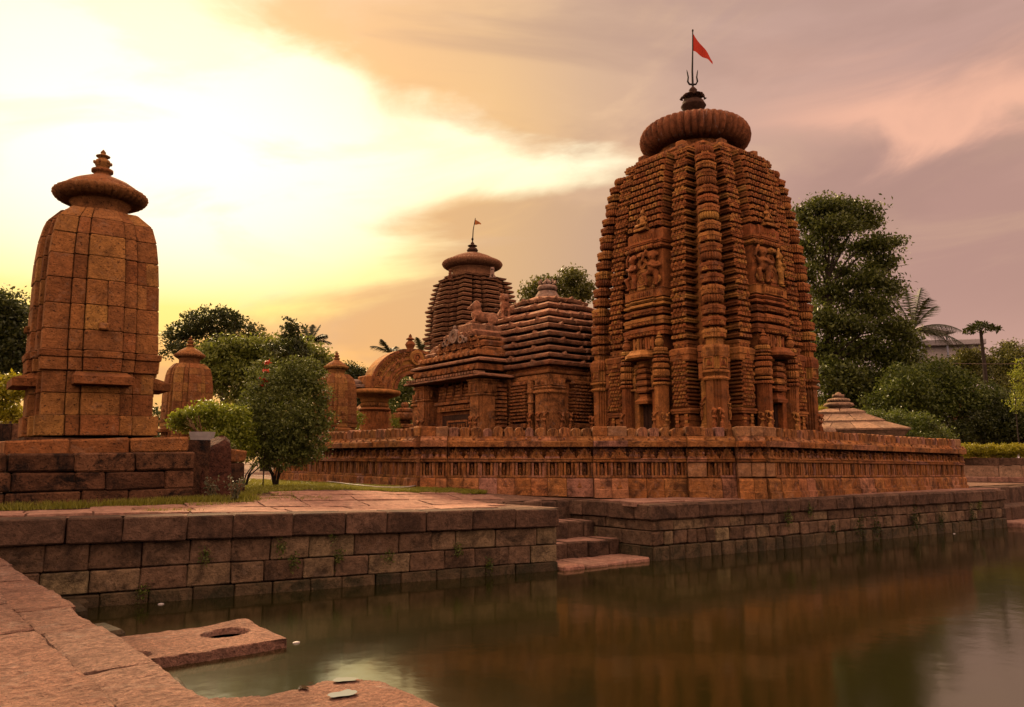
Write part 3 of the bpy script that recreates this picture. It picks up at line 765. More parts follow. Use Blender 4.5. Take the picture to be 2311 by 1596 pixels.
        # cornice in two courses
        for z0, z1, prof, ls in ((1.145, 1.29, [(0, .12), (.01, .165), (.13, .175), (.145, .15)], (.45, 1.0)), (1.29, 1.40, [(0, .15), (.02, .145), (.07, .085), (.11, .08)], (.35, .8))):
            s = 0
            while s < L - .02:
                l = R.uniform(*ls)
                if L - s - l < .3: l = L - s
                mb = MB(); j = R.uniform(-.012, .012)
                e0 = -.10 if (s == 0 and end_post[0]) else 0; 
                mb.rings([[(-l / 2 + .003, -o - j, z + .002), (l / 2 - .003, -o - j, z + .002), (l / 2 - .003, .5, z + .002), (-l / 2 + .003, .5, z + .002)] for z, o in prof])
                if z0 > 1.2:
                    for _ in range(int(l / .3)): mb.ell((R.uniform(-l * .4, l * .4), -.13 - j, .055), (.03, .025, .03), 6, 4)
                put('cornice_block', mb.mesh('cornice_block', 'wall'), t, P(s + l / 2, 0, z0), (0, -slope, ang)); s += l
        # merlons
        s = 0
        while s < L - .03:
            post = (s == 0 and end_post[0]) or (end_post[1] and L - s < end_post[1] + .15)
            l = (end_post[0] if s == 0 else L - s) if post else min(R.uniform(.235, .30), L - s)
            if not post and L - s - l < .15: l = L - s
            q = P(s + l / 2, -.0, 1.395)
            if post: put('merlon', MB().cbox(-l / 2, 0, 0, l / 2, .34, .235, .02, .008).mesh('merlon', 'wall' if R.random() < .6 else 'tan'), t, q, (0, -slope, ang))
            else: put('merlon', R.choice(MER), t, q, (R.uniform(-.03, .03), -slope, ang + R.uniform(-.03, .03)), (l - .028, 1, R.uniform(.94, 1.03)))
            s += l
    A, B = Vector((9.5, 15.9)), Vector((15.9, 11.0)); e = (B - A).normalized(); o = Vector((e.y, -e.x)); LB = (B - A).length
    seg((9.3, 24.6), (9.46, 15.95), 1.39, 1.37, 2.83, 2.79, (False, False), (0, .35))
    cuts = [(0, .62, .03), (.62, 4.05, -.13), (4.05, 4.85, .03), (4.85, 6.25, -.10), (6.25, 6.70, .04), (6.70, 7.42, -.16), (7.42, LB, .05)]
    for i, (s0, s1, off) in enumerate(cuts):
        p0, p1 = A + e * s0 + o * off, A + e * s1 + o * off
        seg(tuple(p0), tuple(p1), lerp(1.37, 1.14, s0 / LB), lerp(1.37, 1.14, s1 / LB), 2.79, 2.79, (i in (4, 6), i in (4, 6)), ((.35 if i in (0, 2, 4, 6) else 0), (.3 if i in (0, 2, 4, 6) else 0)))
    seg((15.92, 10.98), (27.1, 11.28), 1.13, 1.12, 2.79, 2.68, (True, False), (.55, .45))
    seg((27.1, 11.28), (27.3, 14.5), 1.12, 1.12, 2.66, 2.66)
compound_wall()

# ------------------------------------------------------------------ great tower
TX, TY, TA = 18.10, 14.46, 2.31
RZ = [(0, 1.0), (5.4, 1.0), (6.2, .99), (7.2, .965), (8.3, .92), (9.1, .88), (9.75, .835), (10.2, .795), (10.5, .76), (10.8, .715), (11.2, .64)]
def rz(z): return interp(z, RZ)
def amalaka(r, h, ribs, depth=.09, dome=.62, n=None):
    mb = MB(); n = n or ribs * 5; prof = []
    for k in range(11):
        a = -PI / 2 + PI * k / 10; prof.append((r * (.76 + .24 * math.cos(a)) if abs(math.cos(a)) > .01 else r * .74, h / 2 * math.sin(a)))
    rs = []
    mb.lathe(prof, n, 0, 0, ribs, depth); return mb
def kalasha(mb, x, y, z, r, h, n=18):
    mb.lathe([(r * .75, z), (r * .8, z + h * .05), (r * .55, z + h * .10), (r * .8, z + h * .2), (r * 1.0, z + h * .34), (r * 1.06, z + h * .37), (r * 1.0, z + h * .40), (r * .86, z + h * .50), (r * .5, z + h * .58), (r * .4, z + h * .62), (r * .85, z + h * .66), (r * .9, z + h * .69), (r * .5, z + h * .76), (r * .28, z + h * .80), (r * .36, z + h * .86), (r * .2, z + h * .93), (.004, z + h)], n, x, y)

def tower():
    t = thing('temple_tower', (TX, TY, 0), 'tall curved red sandstone temple tower with ribbed crown disc and carved bands', 'temple')
    z0 = 1.1
    core = MB(); zs = [z0, 5.2] + [5.2 + .25 * k for k in range(1, 23)]
    core.rings([[(x * rz(z), y * rz(z), z) for x, y in rect(TA - .45, TA - .45)] for z in zs])
    put('tower_core', core.mesh('tower_core', 'tower'), t)
    bandp = [(0, -.035), (.03, -.004), (.06, .0), (.52, .0), (.55, .018), (.84, .018), (.88, -.012), (1, -.028)]
    # ---- corner columns
    hw = .25
    def band_mesh(hx, hy, h, relief=True, name='band', groove=.11, mat='tower'):
        mb = MB(); mb.mould(notched(hx, hy, .045, 2), [(z * h, k) for z, k in bandp])
        mb.mould(notched(hx - groove, hy - groove, .045, 2), [(h - .001, 0), (h + .10, 0)])
        if relief:
            for s in range(4):
                k = len(mb.v); chaitya(mb, 0, -(hy if s % 2 == 0 else hx), h * .12, (hx if s % 2 == 0 else hy) * .8, h * .72, .02)
                mb.xf(Matrix.Rotation(s * PI / 2, 4, 'Z'), k)
        return mb.mesh(name, mat)
    pieces = []
    def P(z, half): r = TA * rz(z) - half; return (-r, -r, z)
    discs = [6.13, 7.27, 8.40, 9.43, 10.42]; zc = 5.10
    for d in discs:
        dh = .21 * (.8 + .2 * rz(d)); gap = d - dh / 2 - zc; nb = 3
        for k in range(nb):
            h = gap / nb; hx = hw * (.55 + .45 * rz(zc + h)); pieces.append(('moulded_band', band_mesh(hx, hx, h - .065), P(zc, hx))); zc += h
        hx = hw * (.55 + .45 * rz(d)); pieces.append(('ribbed_disc', amalaka(hx * 1.13, dh, 22, .14, n=88).mesh('ribbed_disc', 'tower'), P(d, hx))); zc = d + dh / 2
    # lower pilaster
    mb = MB(); mb.mould(notched(hw, hw, .05, 3), [(1.2, 0), (2.88, 0), (2.9, 0), (4.02, 0)]); pieces.append(('pilaster_shaft', mb.mesh('pilaster_shaft', 'tower'), (-(TA - hw), -(TA - hw), 0)))
    mb = MB(); mb.mould(notched(hw, hw, .05, 2), [(4.02, .03), (4.06, .05), (4.09, .02), (4.13, -.04), (4.18, .0), (4.22, .05), (4.26, .05), (4.30, -.03)]); pieces.append(('vase_moulding', mb.mesh('vase_moulding', 'tower'), (-(TA - hw), -(TA - hw), 0)))
    mb = MB(); mb.mould(notched(hw, hw, .05, 2), [(4.30, .0), (4.62, .0)])
    for s in range(4):
        k = len(mb.v)
        for a, b, c_, d_ in ((-.15, 4.31, .15, 4.34), (-.15, 4.58, .15, 4.61), (-.15, 4.34, -.12, 4.58), (.12, 4.34, .15, 4.58)): mb.box(a, -hw - .03, b, c_, -hw, d_)
        mb.ell((0, -hw, 4.46), (.06, .04, .09), 8, 5); mb.ell((-.07, -hw, 4.42), (.035, .035, .06), 6, 5); mb.ell((.07, -hw, 4.42), (.035, .035, .06), 6, 5)
        mb.xf(Matrix.Rotation(s * PI / 2, 4, 'Z'), k)
    pieces.append(('relief_block', mb.mesh('relief_block', 'tower'), (-(TA - hw), -(TA - hw), 0)))
    mb = MB(); mb.mould(notched(hw + .03, hw + .03, .05, 2), [(4.62, 0), (4.74, .02), (4.75, .0), (4.85, .0), (4.93, -.06)]); pieces.append(('capital', mb.mesh('capital', 'tower'), (-(TA - hw), -(TA - hw), 0)))
    mb = MB(); mb.mould(notched(hw - .06, hw - .06, .04, 2), [(4.93, 0), (5.12, 0)]); pieces.append(('frieze', mb.mesh('frieze', 'tower'), (-(TA - hw), -(TA - hw), 0)))
    for q in range(4):
        g = grp('corner_column', t, (0, 0, 0), q * PI / 2)
        for nm, me, loc in pieces: put(nm, me, g, loc)
        if q != 2:
            for (x, y, r) in ((-(TA - hw) - .16, -TA - .03, .25), (-TA - .03, -(TA - hw) - .14, -PI / 2 - .2)) : put('figure', LADY, g, (x + (.0), y, 2.55), r, .72)
    # ---- side columns with fretwork fronts
    su, shx, shy = 1.17, .25, .26
    side_p = []
    def SP(z, out=0): return (su * (.35 + .65 * rz(z)), -(TA * rz(z) - .22) - out, z)
    n = 26; za, zb = 5.16, 10.72; dz = (zb - za) / n
    for k in range(n):
        z = za + dz * k; f = .55 + .45 * rz(z); mb = MB()
        mb.mould(rect(shx * f, shy), [(0, -.08), (.015, -.01), (.065, .0), (.075, .018), (.115, .014), (.13, -.03), (.135, -.12), (dz + .01, -.12)])
        side_p.append(('course', mb.mesh('course', 'tower'), SP(z)))
    n2 = 12; za2, zb2 = 3.36, 4.56; dz2 = (zb2 - za2) / n2
    for k in range(n2):
        z = za2 + dz2 * k; bul = .035 * math.sin(PI * (k + .5) / n2) ** .5 ; mb = MB()
        mb.mould(rect(shx + bul - .01, shy + bul), [(0, -.06), (.008, 0), (.04, .010), (.055, -.02), (.058, -.09), (dz2 + .005, -.09)])
        side_p.append(('course', mb.mesh('course', 'tower'), (su, -(TA - .22), z)))
    for z, h, hx, nm in ((1.2, 1.65, .24, 'base_shaft'), (2.85, .36, .22, 'base_shaft'), (3.20, .15, .31, 'base_moulding'), (4.57, .36, .31, 'capital'), (4.93, .2, .23, 'frieze')):
        mb = MB(); mb.mould(rect(hx, shy + (hx - .27)), [(0, -.02), (h * .1, 0), (h * .45, .0), (h * .5, .02), (h * .85, .02), (h, -.04)] if h < .4 else [(0, 0), (h, 0)])
        if nm == 'capital': chaitya(mb, 0, -(shy + hx - .27), h * .15, .2, h * .7, .03)
        if nm == 'frieze':
            for x in (-.14, 0, .14): mb.ell((x, -(shy + hx - .27), h * .45), (.05, .03, .075), 6, 5)
        side_p.append((nm, mb.mesh(nm, 'tower'), (su, -(TA - .22), z)))
    mb = MB()                                               # little pilasters at the foot
    for x in (-.15, .15):
        for z, r in ((2.87, .075), (2.97, .05), (3.05, .07), (3.13, .05)): mb.box(x - r, -.28, z, x + r, -.10, z + .06)
        mb.box(x - .05, -.26, 2.6, x + .05, -.1, 3.2)
    side_p.append(('base_pilasters', mb.mesh('base_pilaster', 'tower'), (su, -(TA - .22), 0)))
    fret = MB()                                             # raised lattice of small arches over the front face
    def arch(x, y, z, w, h, d):
        k = len(fret.v)
        for a, b in ((-.5, 0), (.5, 0)):
            fret.rings([[(x + a * w, y, z), (x + a * w + .022, y, z), (x + .011, y, z + h), (x - .011, y, z + h)], [(x + a * w, y - d, z), (x + a * w + .02, y - d, z), (x + .01, y - d, z + h * .95), (x - .01, y - d, z + h * .95)]], False, True) if False else None
        fret.rings([[(x - w * .5, y, z), (x + w * .5, y, z), (x + w * .42, y, z + h * .55), (x, y, z + h), (x - w * .42, y, z + h * .55)], [(x - w * .40, y - d, z + h * .05), (x + w * .40, y - d, z + h * .05), (x + w * .30, y - d, z + h * .5), (x, y - d, z + h * .85), (x - w * .30, y - d, z + h * .5)]], False, True)
    def fret_fill(z_a, z_b, step, cols, hx, yoff, lean):
        z = z_a; row = 0
        while z < z_b:
            f = (.55 + .45 * rz(z)) if lean else 1; w = 2 * hx * f / cols
            y = (-(TA * rz(z) - .22) - yoff) if lean else -(TA - .22) - yoff
            xc = su * ((.35 + .65 * rz(z)) if lean else 1)
            for k in range(cols + (row % 2)):
                x = xc - hx * f + w * (k + (.5 if row % 2 == 0 else 0))
                if abs(x - xc) > hx * f * .96: continue
                arch(x, y, z, w * .74, step * .74, R.uniform(.06, .09))
            z += step; row += 1
    fret_fill(5.18, 10.65, .143, 4, shx, shy - .02, True)
    fret_fill(3.40, 4.50, .10, 5, shx, shy + .012, False)
    FR = fret.mesh('fretwork', 'tower', fix=False)
    mfr = MB(); mfr.v = [(-x, y, z) for x, y, z in fret.v]; mfr.f = [f[::-1] for f in fret.f]; FRm = mfr.mesh('fretwork', 'tower', fix=False)
    for q in (0, 3):
        for s in (1, -1):
            g = grp('side_column', t, (0, 0, 0), q * PI / 2)
            for nm, me, loc in side_p: put(nm, me, g, (loc[0] * s, loc[1], loc[2]))
            tag(put('fretwork', FR if s > 0 else FRm, g), kind='stuff')
    # ---- recess fillers: serpent columns and stacked small blocks between corner and side columns
    for q in (0, 3):
        for s in (-1, 1):
            g = grp('recess_column', t, (0, 0, 0), q * PI / 2)
            x, y = s * 1.70, -(TA - .24)
            mb = MB(); k = 0; rings = []
            for i in range(15):
                z = 2.6 + i * .12; rings.append((.085 + .008 * (i % 2), z))
            mb.lathe([(.12, 2.5), (.12, 2.9), (.09, 2.95)] + rings[3:13] + [(.085, 4.05)], 10)
            hel = [(.095 * math.cos(a), .095 * math.sin(a), 3.0 + a * .11) for a in [i * .5 for i in range(19)]]
            mb.tube(hel, .028, 5)
            put('serpent_shaft', mb.mesh('serpent_shaft', 'tower'), g, (x, y, 0))
            put('figure', LADY, g, (x + s * .0, y - .12, 3.02), 0, .42)
            mb = MB()
            for z, h, w in ((4.06, .42, .10), (4.5, .12, .12), (4.63, .16, .10), (4.8, .16, .11)): mb.cbox(x - w, y - .11, z, x + w, y + .1, z + h, .015)
            mb.box(x - .06, y - .13, 4.1, x + .06, y - .1, 4.42)
            put('recess_capital', mb.mesh('recess_capital', 'tower'), g)
            z = 5.05; i = 0
            while z < 10.5:
                h = .17 if i % 3 else .34; f = .35 + .65 * rz(z); yy = -(TA * rz(z) - .50)
                mb = MB().cbox(-.115, -.07, 0, .115, .1, h - .025, .012)
                if i % 3 == 0: mb.box(-.06, -.1, .06, .06, -.06, h - .09)
                put('recess_block', mb.mesh('recess_block', 'tower'), g, (s * lerp(1.66, 1.62, 1) * f, yy, z)); z += h; i += 1
            z = 3.0; i = 0
            xi = s * .80
            while z < 10.4:
                h = .2; f = .35 + .65 * rz(z); yy = -(TA * rz(z) - .50)
                put('recess_block', MB().cbox(-.07, -.05, 0, .07, .1, h - .03, .012).mesh('recess_block', 'tower'), g, (xi * f, yy, z)) if i < 60 else None; z += h * 1.9; i += 1
    # ---- central projections
    rp = []
    hx0 = .62; out0 = .10
    def RP(z, o=0): return (0, -(TA * rz(z) + o), z)
    # upper lattice of staggered blocks
    lat = []
    z = 8.42; row = 0
    LB_ = {}
    while z < 10.62:
        f = (.42 + .58 * rz(z)); hx = hx0 * 1.02 * f; h = .182
        mb = MB(); mb.mould(rect(hx - .02, .36), [(0, 0), (.19, 0)]); rp.append(('lattice_core', mb.mesh('lattice_core', 'tower'), RP(z, out0 - .36 - .06)))
        w = hx * 2 / 6
        n = 6 if row % 2 == 0 else 7
        for k in range(n):
            x = -hx + w * (k + .5) if n == 6 else -hx + w * k
            ww = w if n == 6 or 0 < k < 6 else w / 2
            if n == 7 and k == 0: x += w / 4
            if n == 7 and k == 6: x -= w / 4
            mb = MB(); mb.rings([[(-ww * .42, 0, .0), (ww * .42, 0, 0), (ww * .42, 0, h * .66), (ww * .2, 0, h * .78), (-ww * .2, 0, h * .78), (-ww * .42, 0, h * .66)], [(-ww * .38, -.125, .01), (ww * .38, -.125, .01), (ww * .34, -.125, h * .56), (ww * .15, -.11, h * .72), (-ww * .15, -.11, h * .72), (-ww * .34, -.125, h * .56)]], True, True)
            if ww > .12: ring_relief(mb, 0, -.122, h * .34, .035, .02, 7)
            q = RP(z, out0 - .04); rp.append(('lattice_block', mb.mesh('lattice_block', 'tower'), (x, q[1], z)))
        for s in (-1, 1):
            mb = MB(); mb.mould(rect(.09, .24), [(0, -.03), (.02, 0), (.09, .0), (.10, .012), (.14, .01), (.15, -.03)])
            rp.append(('course', mb.mesh('course', 'tower'), (s * (hx - .06), RP(z, out0 - .27)[1], z)))
        z += .185; row += 1
    def bandr(z, h, hx, o, prof, nm, fn=None, dep=.5):
        f = (.42 + .58 * rz(z)); mb = MB(); out = [(hx * f, -dep), (hx * f, dep - .08), (hx * .62 * f, dep - .08), (hx * .62 * f, dep)]
        ol = [(hx * f, dep), (-hx * f, dep), (-hx * f, -dep + .08), (-hx * .60 * f, -dep + .08), (-hx * .60 * f, -dep), (hx * .60 * f, -dep), (hx * .60 * f, -dep + .08), (hx * f, -dep + .08)][::-1]
        mb.mould(ol, [(a * h, b) for a, b in prof])
        if fn: fn(mb, hx * f, -dep, h)
        rp.append((nm, mb.mesh(nm, 'tower'), RP(z, o - dep)))
    std = [(0, -.05), (.03, -.004), (.42, 0), (.45, .022), (.74, .022), (.78, -.012), (.86, -.03), (.87, -.12), (1, -.12)]
    def dots(mb, hx, y, h):
        for k in range(-3, 4): chaitya(mb, k * hx * .16, y - .0, h * .10, hx * .13, h * .5, .025)
    def friezeR(mb, hx, y, h):
        for k in range(-5, 6): mb.ell((k * hx * .105, y, h * .45), (hx * .04, .035, h * .28), 6, 5)
    def beads(mb, hx, y, h):
        for k in range(-8, 9): mb.ell((k * hx * .112, y + (.0 if abs(k) < 6 else .08), h * .5), (hx * .05, .05, h * .42), 6, 4)
    bandr(5.36, .27, .74, .14, std, 'moulded_band', dots); bandr(5.66, .25, .72, .14, std, 'moulded_band', dots); bandr(5.94, .2, .72, .14, std, 'moulded_band', dots)
    bandr(6.16, .12, .70, .12, [(0, -.03), (.3, .04), (.7, .04), (1, -.03)], 'bead_moulding'); bandr(6.30, .10, .70, .12, [(0, -.02), (.5, .03), (1, -.02)], 'bead_moulding')
    bandr(6.41, .26, .70, .14, [(0, 0), (.06, .02), (.1, 0), (.9, 0), (.94, .02), (1, 0)], 'frieze', friezeR)
    bandr(6.66, 1.1, .66, .04, [(0, 0), (1, -.02)], 'back_panel')
    bandr(7.76, .17, .70, .22, [(0, -.12), (.2, -.03), (.5, .02), (.8, 0), (1, -.05)], 'bead_moulding', beads); bandr(7.93, .12, .70, .22, [(0, -.04), (.15, -.02), (.2, .0), (.5, .0), (.55, .02), (1, .02)], 'cornice'); bandr(8.05, .32, .69, .14, [(0, 0), (.8, .0), (1, -.03)], 'cornice', lambda mb, hx, y, h: dots(mb, hx, y, h))
    # medallion with side figures
    mb = MB()
    for r, d in ((.30, .08), (.235, .06), (.17, .06)): ring_relief(mb, 0, 0, .30, r, d, 24)
    mb.ell((0, -.02, .30), (.10, .07, .11), 10, 7); mb.box(-.14, -.12, .0, .14, 0, .07); mb.box(-.11, -.14, .07, .11, 0, .12); mb.box(-.13, -.12, .12, .13, 0, .17)
    for r, d in ((.17, .06), (.10, .06)): ring_relief(mb, 0, 0, .74, r, d, 16)
    mb.ell((0, -.05, .97), (.14, .12, .10), 10, 7); mb.ell((-.07, -.14, .99), (.04, .04, .04), 6, 5); mb.ell((.07, -.14, .99), (.04, .04, .04), 6, 5); mb.ell((0, -.16, .93), (.07, .07, .05), 8, 5)
    for s in (-1, 1):
        for k in range(7): a = k * .45; mb.ell((s * (.34 + .05 * math.sin(a)), -.0, .05 + .085 * k), (.05, .05, .05), 6, 4)
        for r in (.13, .08): ring_relief(mb, s * .50, 0, .22, r, .04, 12)
    rp.append(('medallion', mb.mesh('medallion', 'tower'), RP(6.68, .04)))
    for x, r in ((.36, .35), (-.36, -.35)):
        rp.append(('figure', GANA, (x, RP(6.7, .09)[1], 6.72), r))
    rp.append(('figure', SEAT, (0, RP(8.38, .17)[1], 8.36), 0, .62))
    # porch: recess row, pots, lintel, pilasters, stacked roof over the doorway
    bandr(4.98, .40, .62, .02, [(0, 0), (1, 0)], 'frieze', lambda mb, hx, y, h: [mb.box(x - .035, y - .06, .02, x + .035, y, h - .05) for x in (-.34, -.2, -.1, .1, .2, .34)] + [mb.ell((x, y - .02, .2), (.05, .05, .12), 6, 5) for x in (-.27, 0, .27)])
    mb = MB(); mb.mould([(-.36, .12), (-.36, -.2), (-.2, -.3), (.2, -.3), (.36, -.2), (.36, .12)], [(0, -.03), (.05, .06), (.12, .06), (.2, -.02), (.26, -.05)]); rp.append(('lintel', mb.mesh('lintel', 'tower'), (0, -(TA + .12), 4.70)))
    for s in (-1, 1):
        px = s * .60
        mb = MB(); mb.mould(notched(.17, .2, .035, 3), [(1.2, 0), (3.98, 0)]); rp.append(('pilaster', mb.mesh('pilaster', 'tower'), (px, -(TA + .06), 0)))
        for z, h, w in ((3.98, .08, .05), (4.10, .07, .03), (4.20, .20, .035), (4.43, .14, .03), (4.60, .10, .04), (4.73, .06, .0), (4.81, .06, .03), (4.88, .12, .0)):
            mb = MB(); mb.mould(notched(.17, .2, .035, 3), [(0, -.03 + w), (h * .2, w), (h * .75, w), (h, -.03 + w)]); rp.append(('capital_band', mb.mesh('capital_band', 'tower'), (px, -(TA + .06), z)))
        mb = MB(); mb.lathe([(.06, 4.98), (.05, 5.01), (.10, 5.06), (.125, 5.14), (.10, 5.22), (.06, 5.25), (.09, 5.27), (.09, 5.29), (.04, 5.33), (.05, 5.36), (.004, 5.44)], 14); rp.append(('pot_finial', mb.mesh('pot_finial', 'tower'), (px, -(TA + .10), 0)))
        rp.append(('figure', LADY, (px - .09, -(TA + .27), 2.55), -.3, .70)); rp.append(('figure', LADY, (px + s * .17, -(TA + .10), 2.55), s * 1.2, .68))
        rp.append(('jamb', MB().cbox(-.09, -.06, 1.2, .09, .2, 4.62, .012).mesh('jamb', 'tower'), (s * .33, -(TA - .02), 0)))
        rp.append(('figure', LADY, (s * .33, -(TA + .08), 3.95), 0, .55)); rp.append(('bracket', MB().cbox(-.1, -.1, 0, .1, .1, .06, .01).mesh('bracket', 'tower'), (s * .33, -(TA + .06), 3.88)))
    for k, (z, h, w) in enumerate(((3.52, .26, .21), (3.82, .17, .20), (4.01, .16, .20), (4.19, .15, .19), (4.36, .13, .18), (4.51, .10, .14))):
        mb = MB(); mb.mould(rect(w, .2), [(0, .0), (h * .3, .02), (h * .55, -.02 if k else -.05), (h * .8, -.03 if k else -.08), (h, -.06)]); rp.append(('roof_tier', mb.mesh('roof_tier', 'tower'), (0, -(TA + .0), z)))
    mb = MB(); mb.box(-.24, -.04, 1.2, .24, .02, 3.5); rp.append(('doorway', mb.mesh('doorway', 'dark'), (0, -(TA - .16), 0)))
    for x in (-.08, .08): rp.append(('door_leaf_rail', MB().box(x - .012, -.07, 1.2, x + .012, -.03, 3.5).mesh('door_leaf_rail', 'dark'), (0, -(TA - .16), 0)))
    for q in range(4):
        g = grp('central_projection', t, (0, 0, 0), q * PI / 2)
        for it in rp:
            if q in (1, 2) and it[0] in ('figure', 'lattice_block', 'medallion', 'capital_band', 'door_leaf_rail'): continue
            put(it[0], it[1], g, (it[2][0], it[2][1] - .09, it[2][2]), it[3] if len(it) > 3 else 0, it[4] if len(it) > 4 else None)
    # ---- top plates, neck, crown
    mb = MB()
    ol = []
    for s in range(4):
        a = s * PI / 2
        for x, y in ((1.30, -1.30), (1.30, -.8), (1.52, -.8), (1.52, .8), (1.30, .8)): ol.append((x * math.cos(a) - y * math.sin(a), x * math.sin(a) + y * math.cos(a)))
    mb.mould(ol, [(10.55, .12), (10.72, .12), (10.76, .16), (10.82, .15), (10.98, -.2), (11.0, -.25)])
    put('cap_slab', mb.mesh('cap_slab', 'hall'), t)
    for q in range(4):
        for x in (-.72, .72): put('cap_block', MB().cbox(-.13, -.12, 0, .13, .12, .36, .03, .02).mesh('cap_block', 'hall'), t, (x if q % 2 == 0 else (1.5 if q == 1 else -1.5), (-1.5 if q == 0 else 1.5) if q % 2 == 0 else x, 10.62), q * PI / 2)
    mb = MB(); mb.lathe([(1.12, 10.8), (1.08, 11.1), (1.10, 11.32), (1.28, 11.36), (1.26, 11.44), (1.2, 11.5)], 64); put('neck', mb.mesh('neck', 'hall', True), t)
    mb = amalaka(1.66, .78, 46, .12, n=46 * 6); put('ribbed_crown', mb.mesh('ribbed_crown', 'disc', True), t, (0, 0, 11.66))
    mb = MB(); mb.lathe([(1.22, 12.0), (1.16, 12.12), (.8, 12.24), (.4, 12.31), (.30, 12.36)], 48); put('dome', mb.mesh('dome', 'disc', True), t)
    mb = MB(); kalasha(mb, 0, 0, 12.36, .36, 1.06, 24)
    for k in range(8): a = k * PI / 4; mb.tube([(.16 * math.cos(a), .16 * math.sin(a), 13.12), (.33 * math.cos(a), .33 * math.sin(a), 13.05), (.36 * math.cos(a), .36 * math.sin(a), 12.98)], [.03, .045, .06])
    put('pot_finial', mb.mesh('pot_finial', 'dark', True), t)
    f = thing('trident_flag', (TX, TY, 13.40), 'red pennant flying from the black trident pole on the tall tower', 'flag')
    mb = MB(); mb.tube([(0, 0, -.05), (0, 0, .5), (.03, -.02, 1.2), (.05, -.03, 1.83)], [.035, .03, .022, .018]); mb.ell((.05, -.03, 1.84), (.03, .03, .05), 6, 5); put('pole', mb.mesh('pole', 'iron'), f)
    rt = RT
    mb = MB()
    for s in (-1, 1):
        mb.tube([rt * (s * q) + Vector((0, 0, z)) for q, z in ((.0, .06), (.10, .07), (.15, .16), (.13, .30), (.155, .46), (.17, .54))], [.03, .03, .028, .024, .018, .006])
    put('trident', mb.mesh('trident', 'iron'), f)
    n = 16; vs = []; fs = []
    for i in range(n + 1):
        u = i / n; xx = u * .62; top = 1.80 - .95 * u ** .9; bot = 1.17 - .42 * u + .03 * math.sin(u * 9); bot = min(bot, top - .0)
        wv = .07 * math.sin(u * 8) * u
        for z in (top, (top + bot) / 2, bot): p = rt * (xx + .04) + FW * (wv + .02 * (z - 1.4) * math.sin(u * 12)) + Vector((0, 0, z)); vs.append(tuple(p))
    for i in range(n):
        for k in range(2): a = i * 3 + k; fs.append((a, a + 1, a + 4, a + 3))
    mb = MB().add(vs, fs); put('pennant', mb.mesh('pennant', 'flag', True, False), f)
tower()

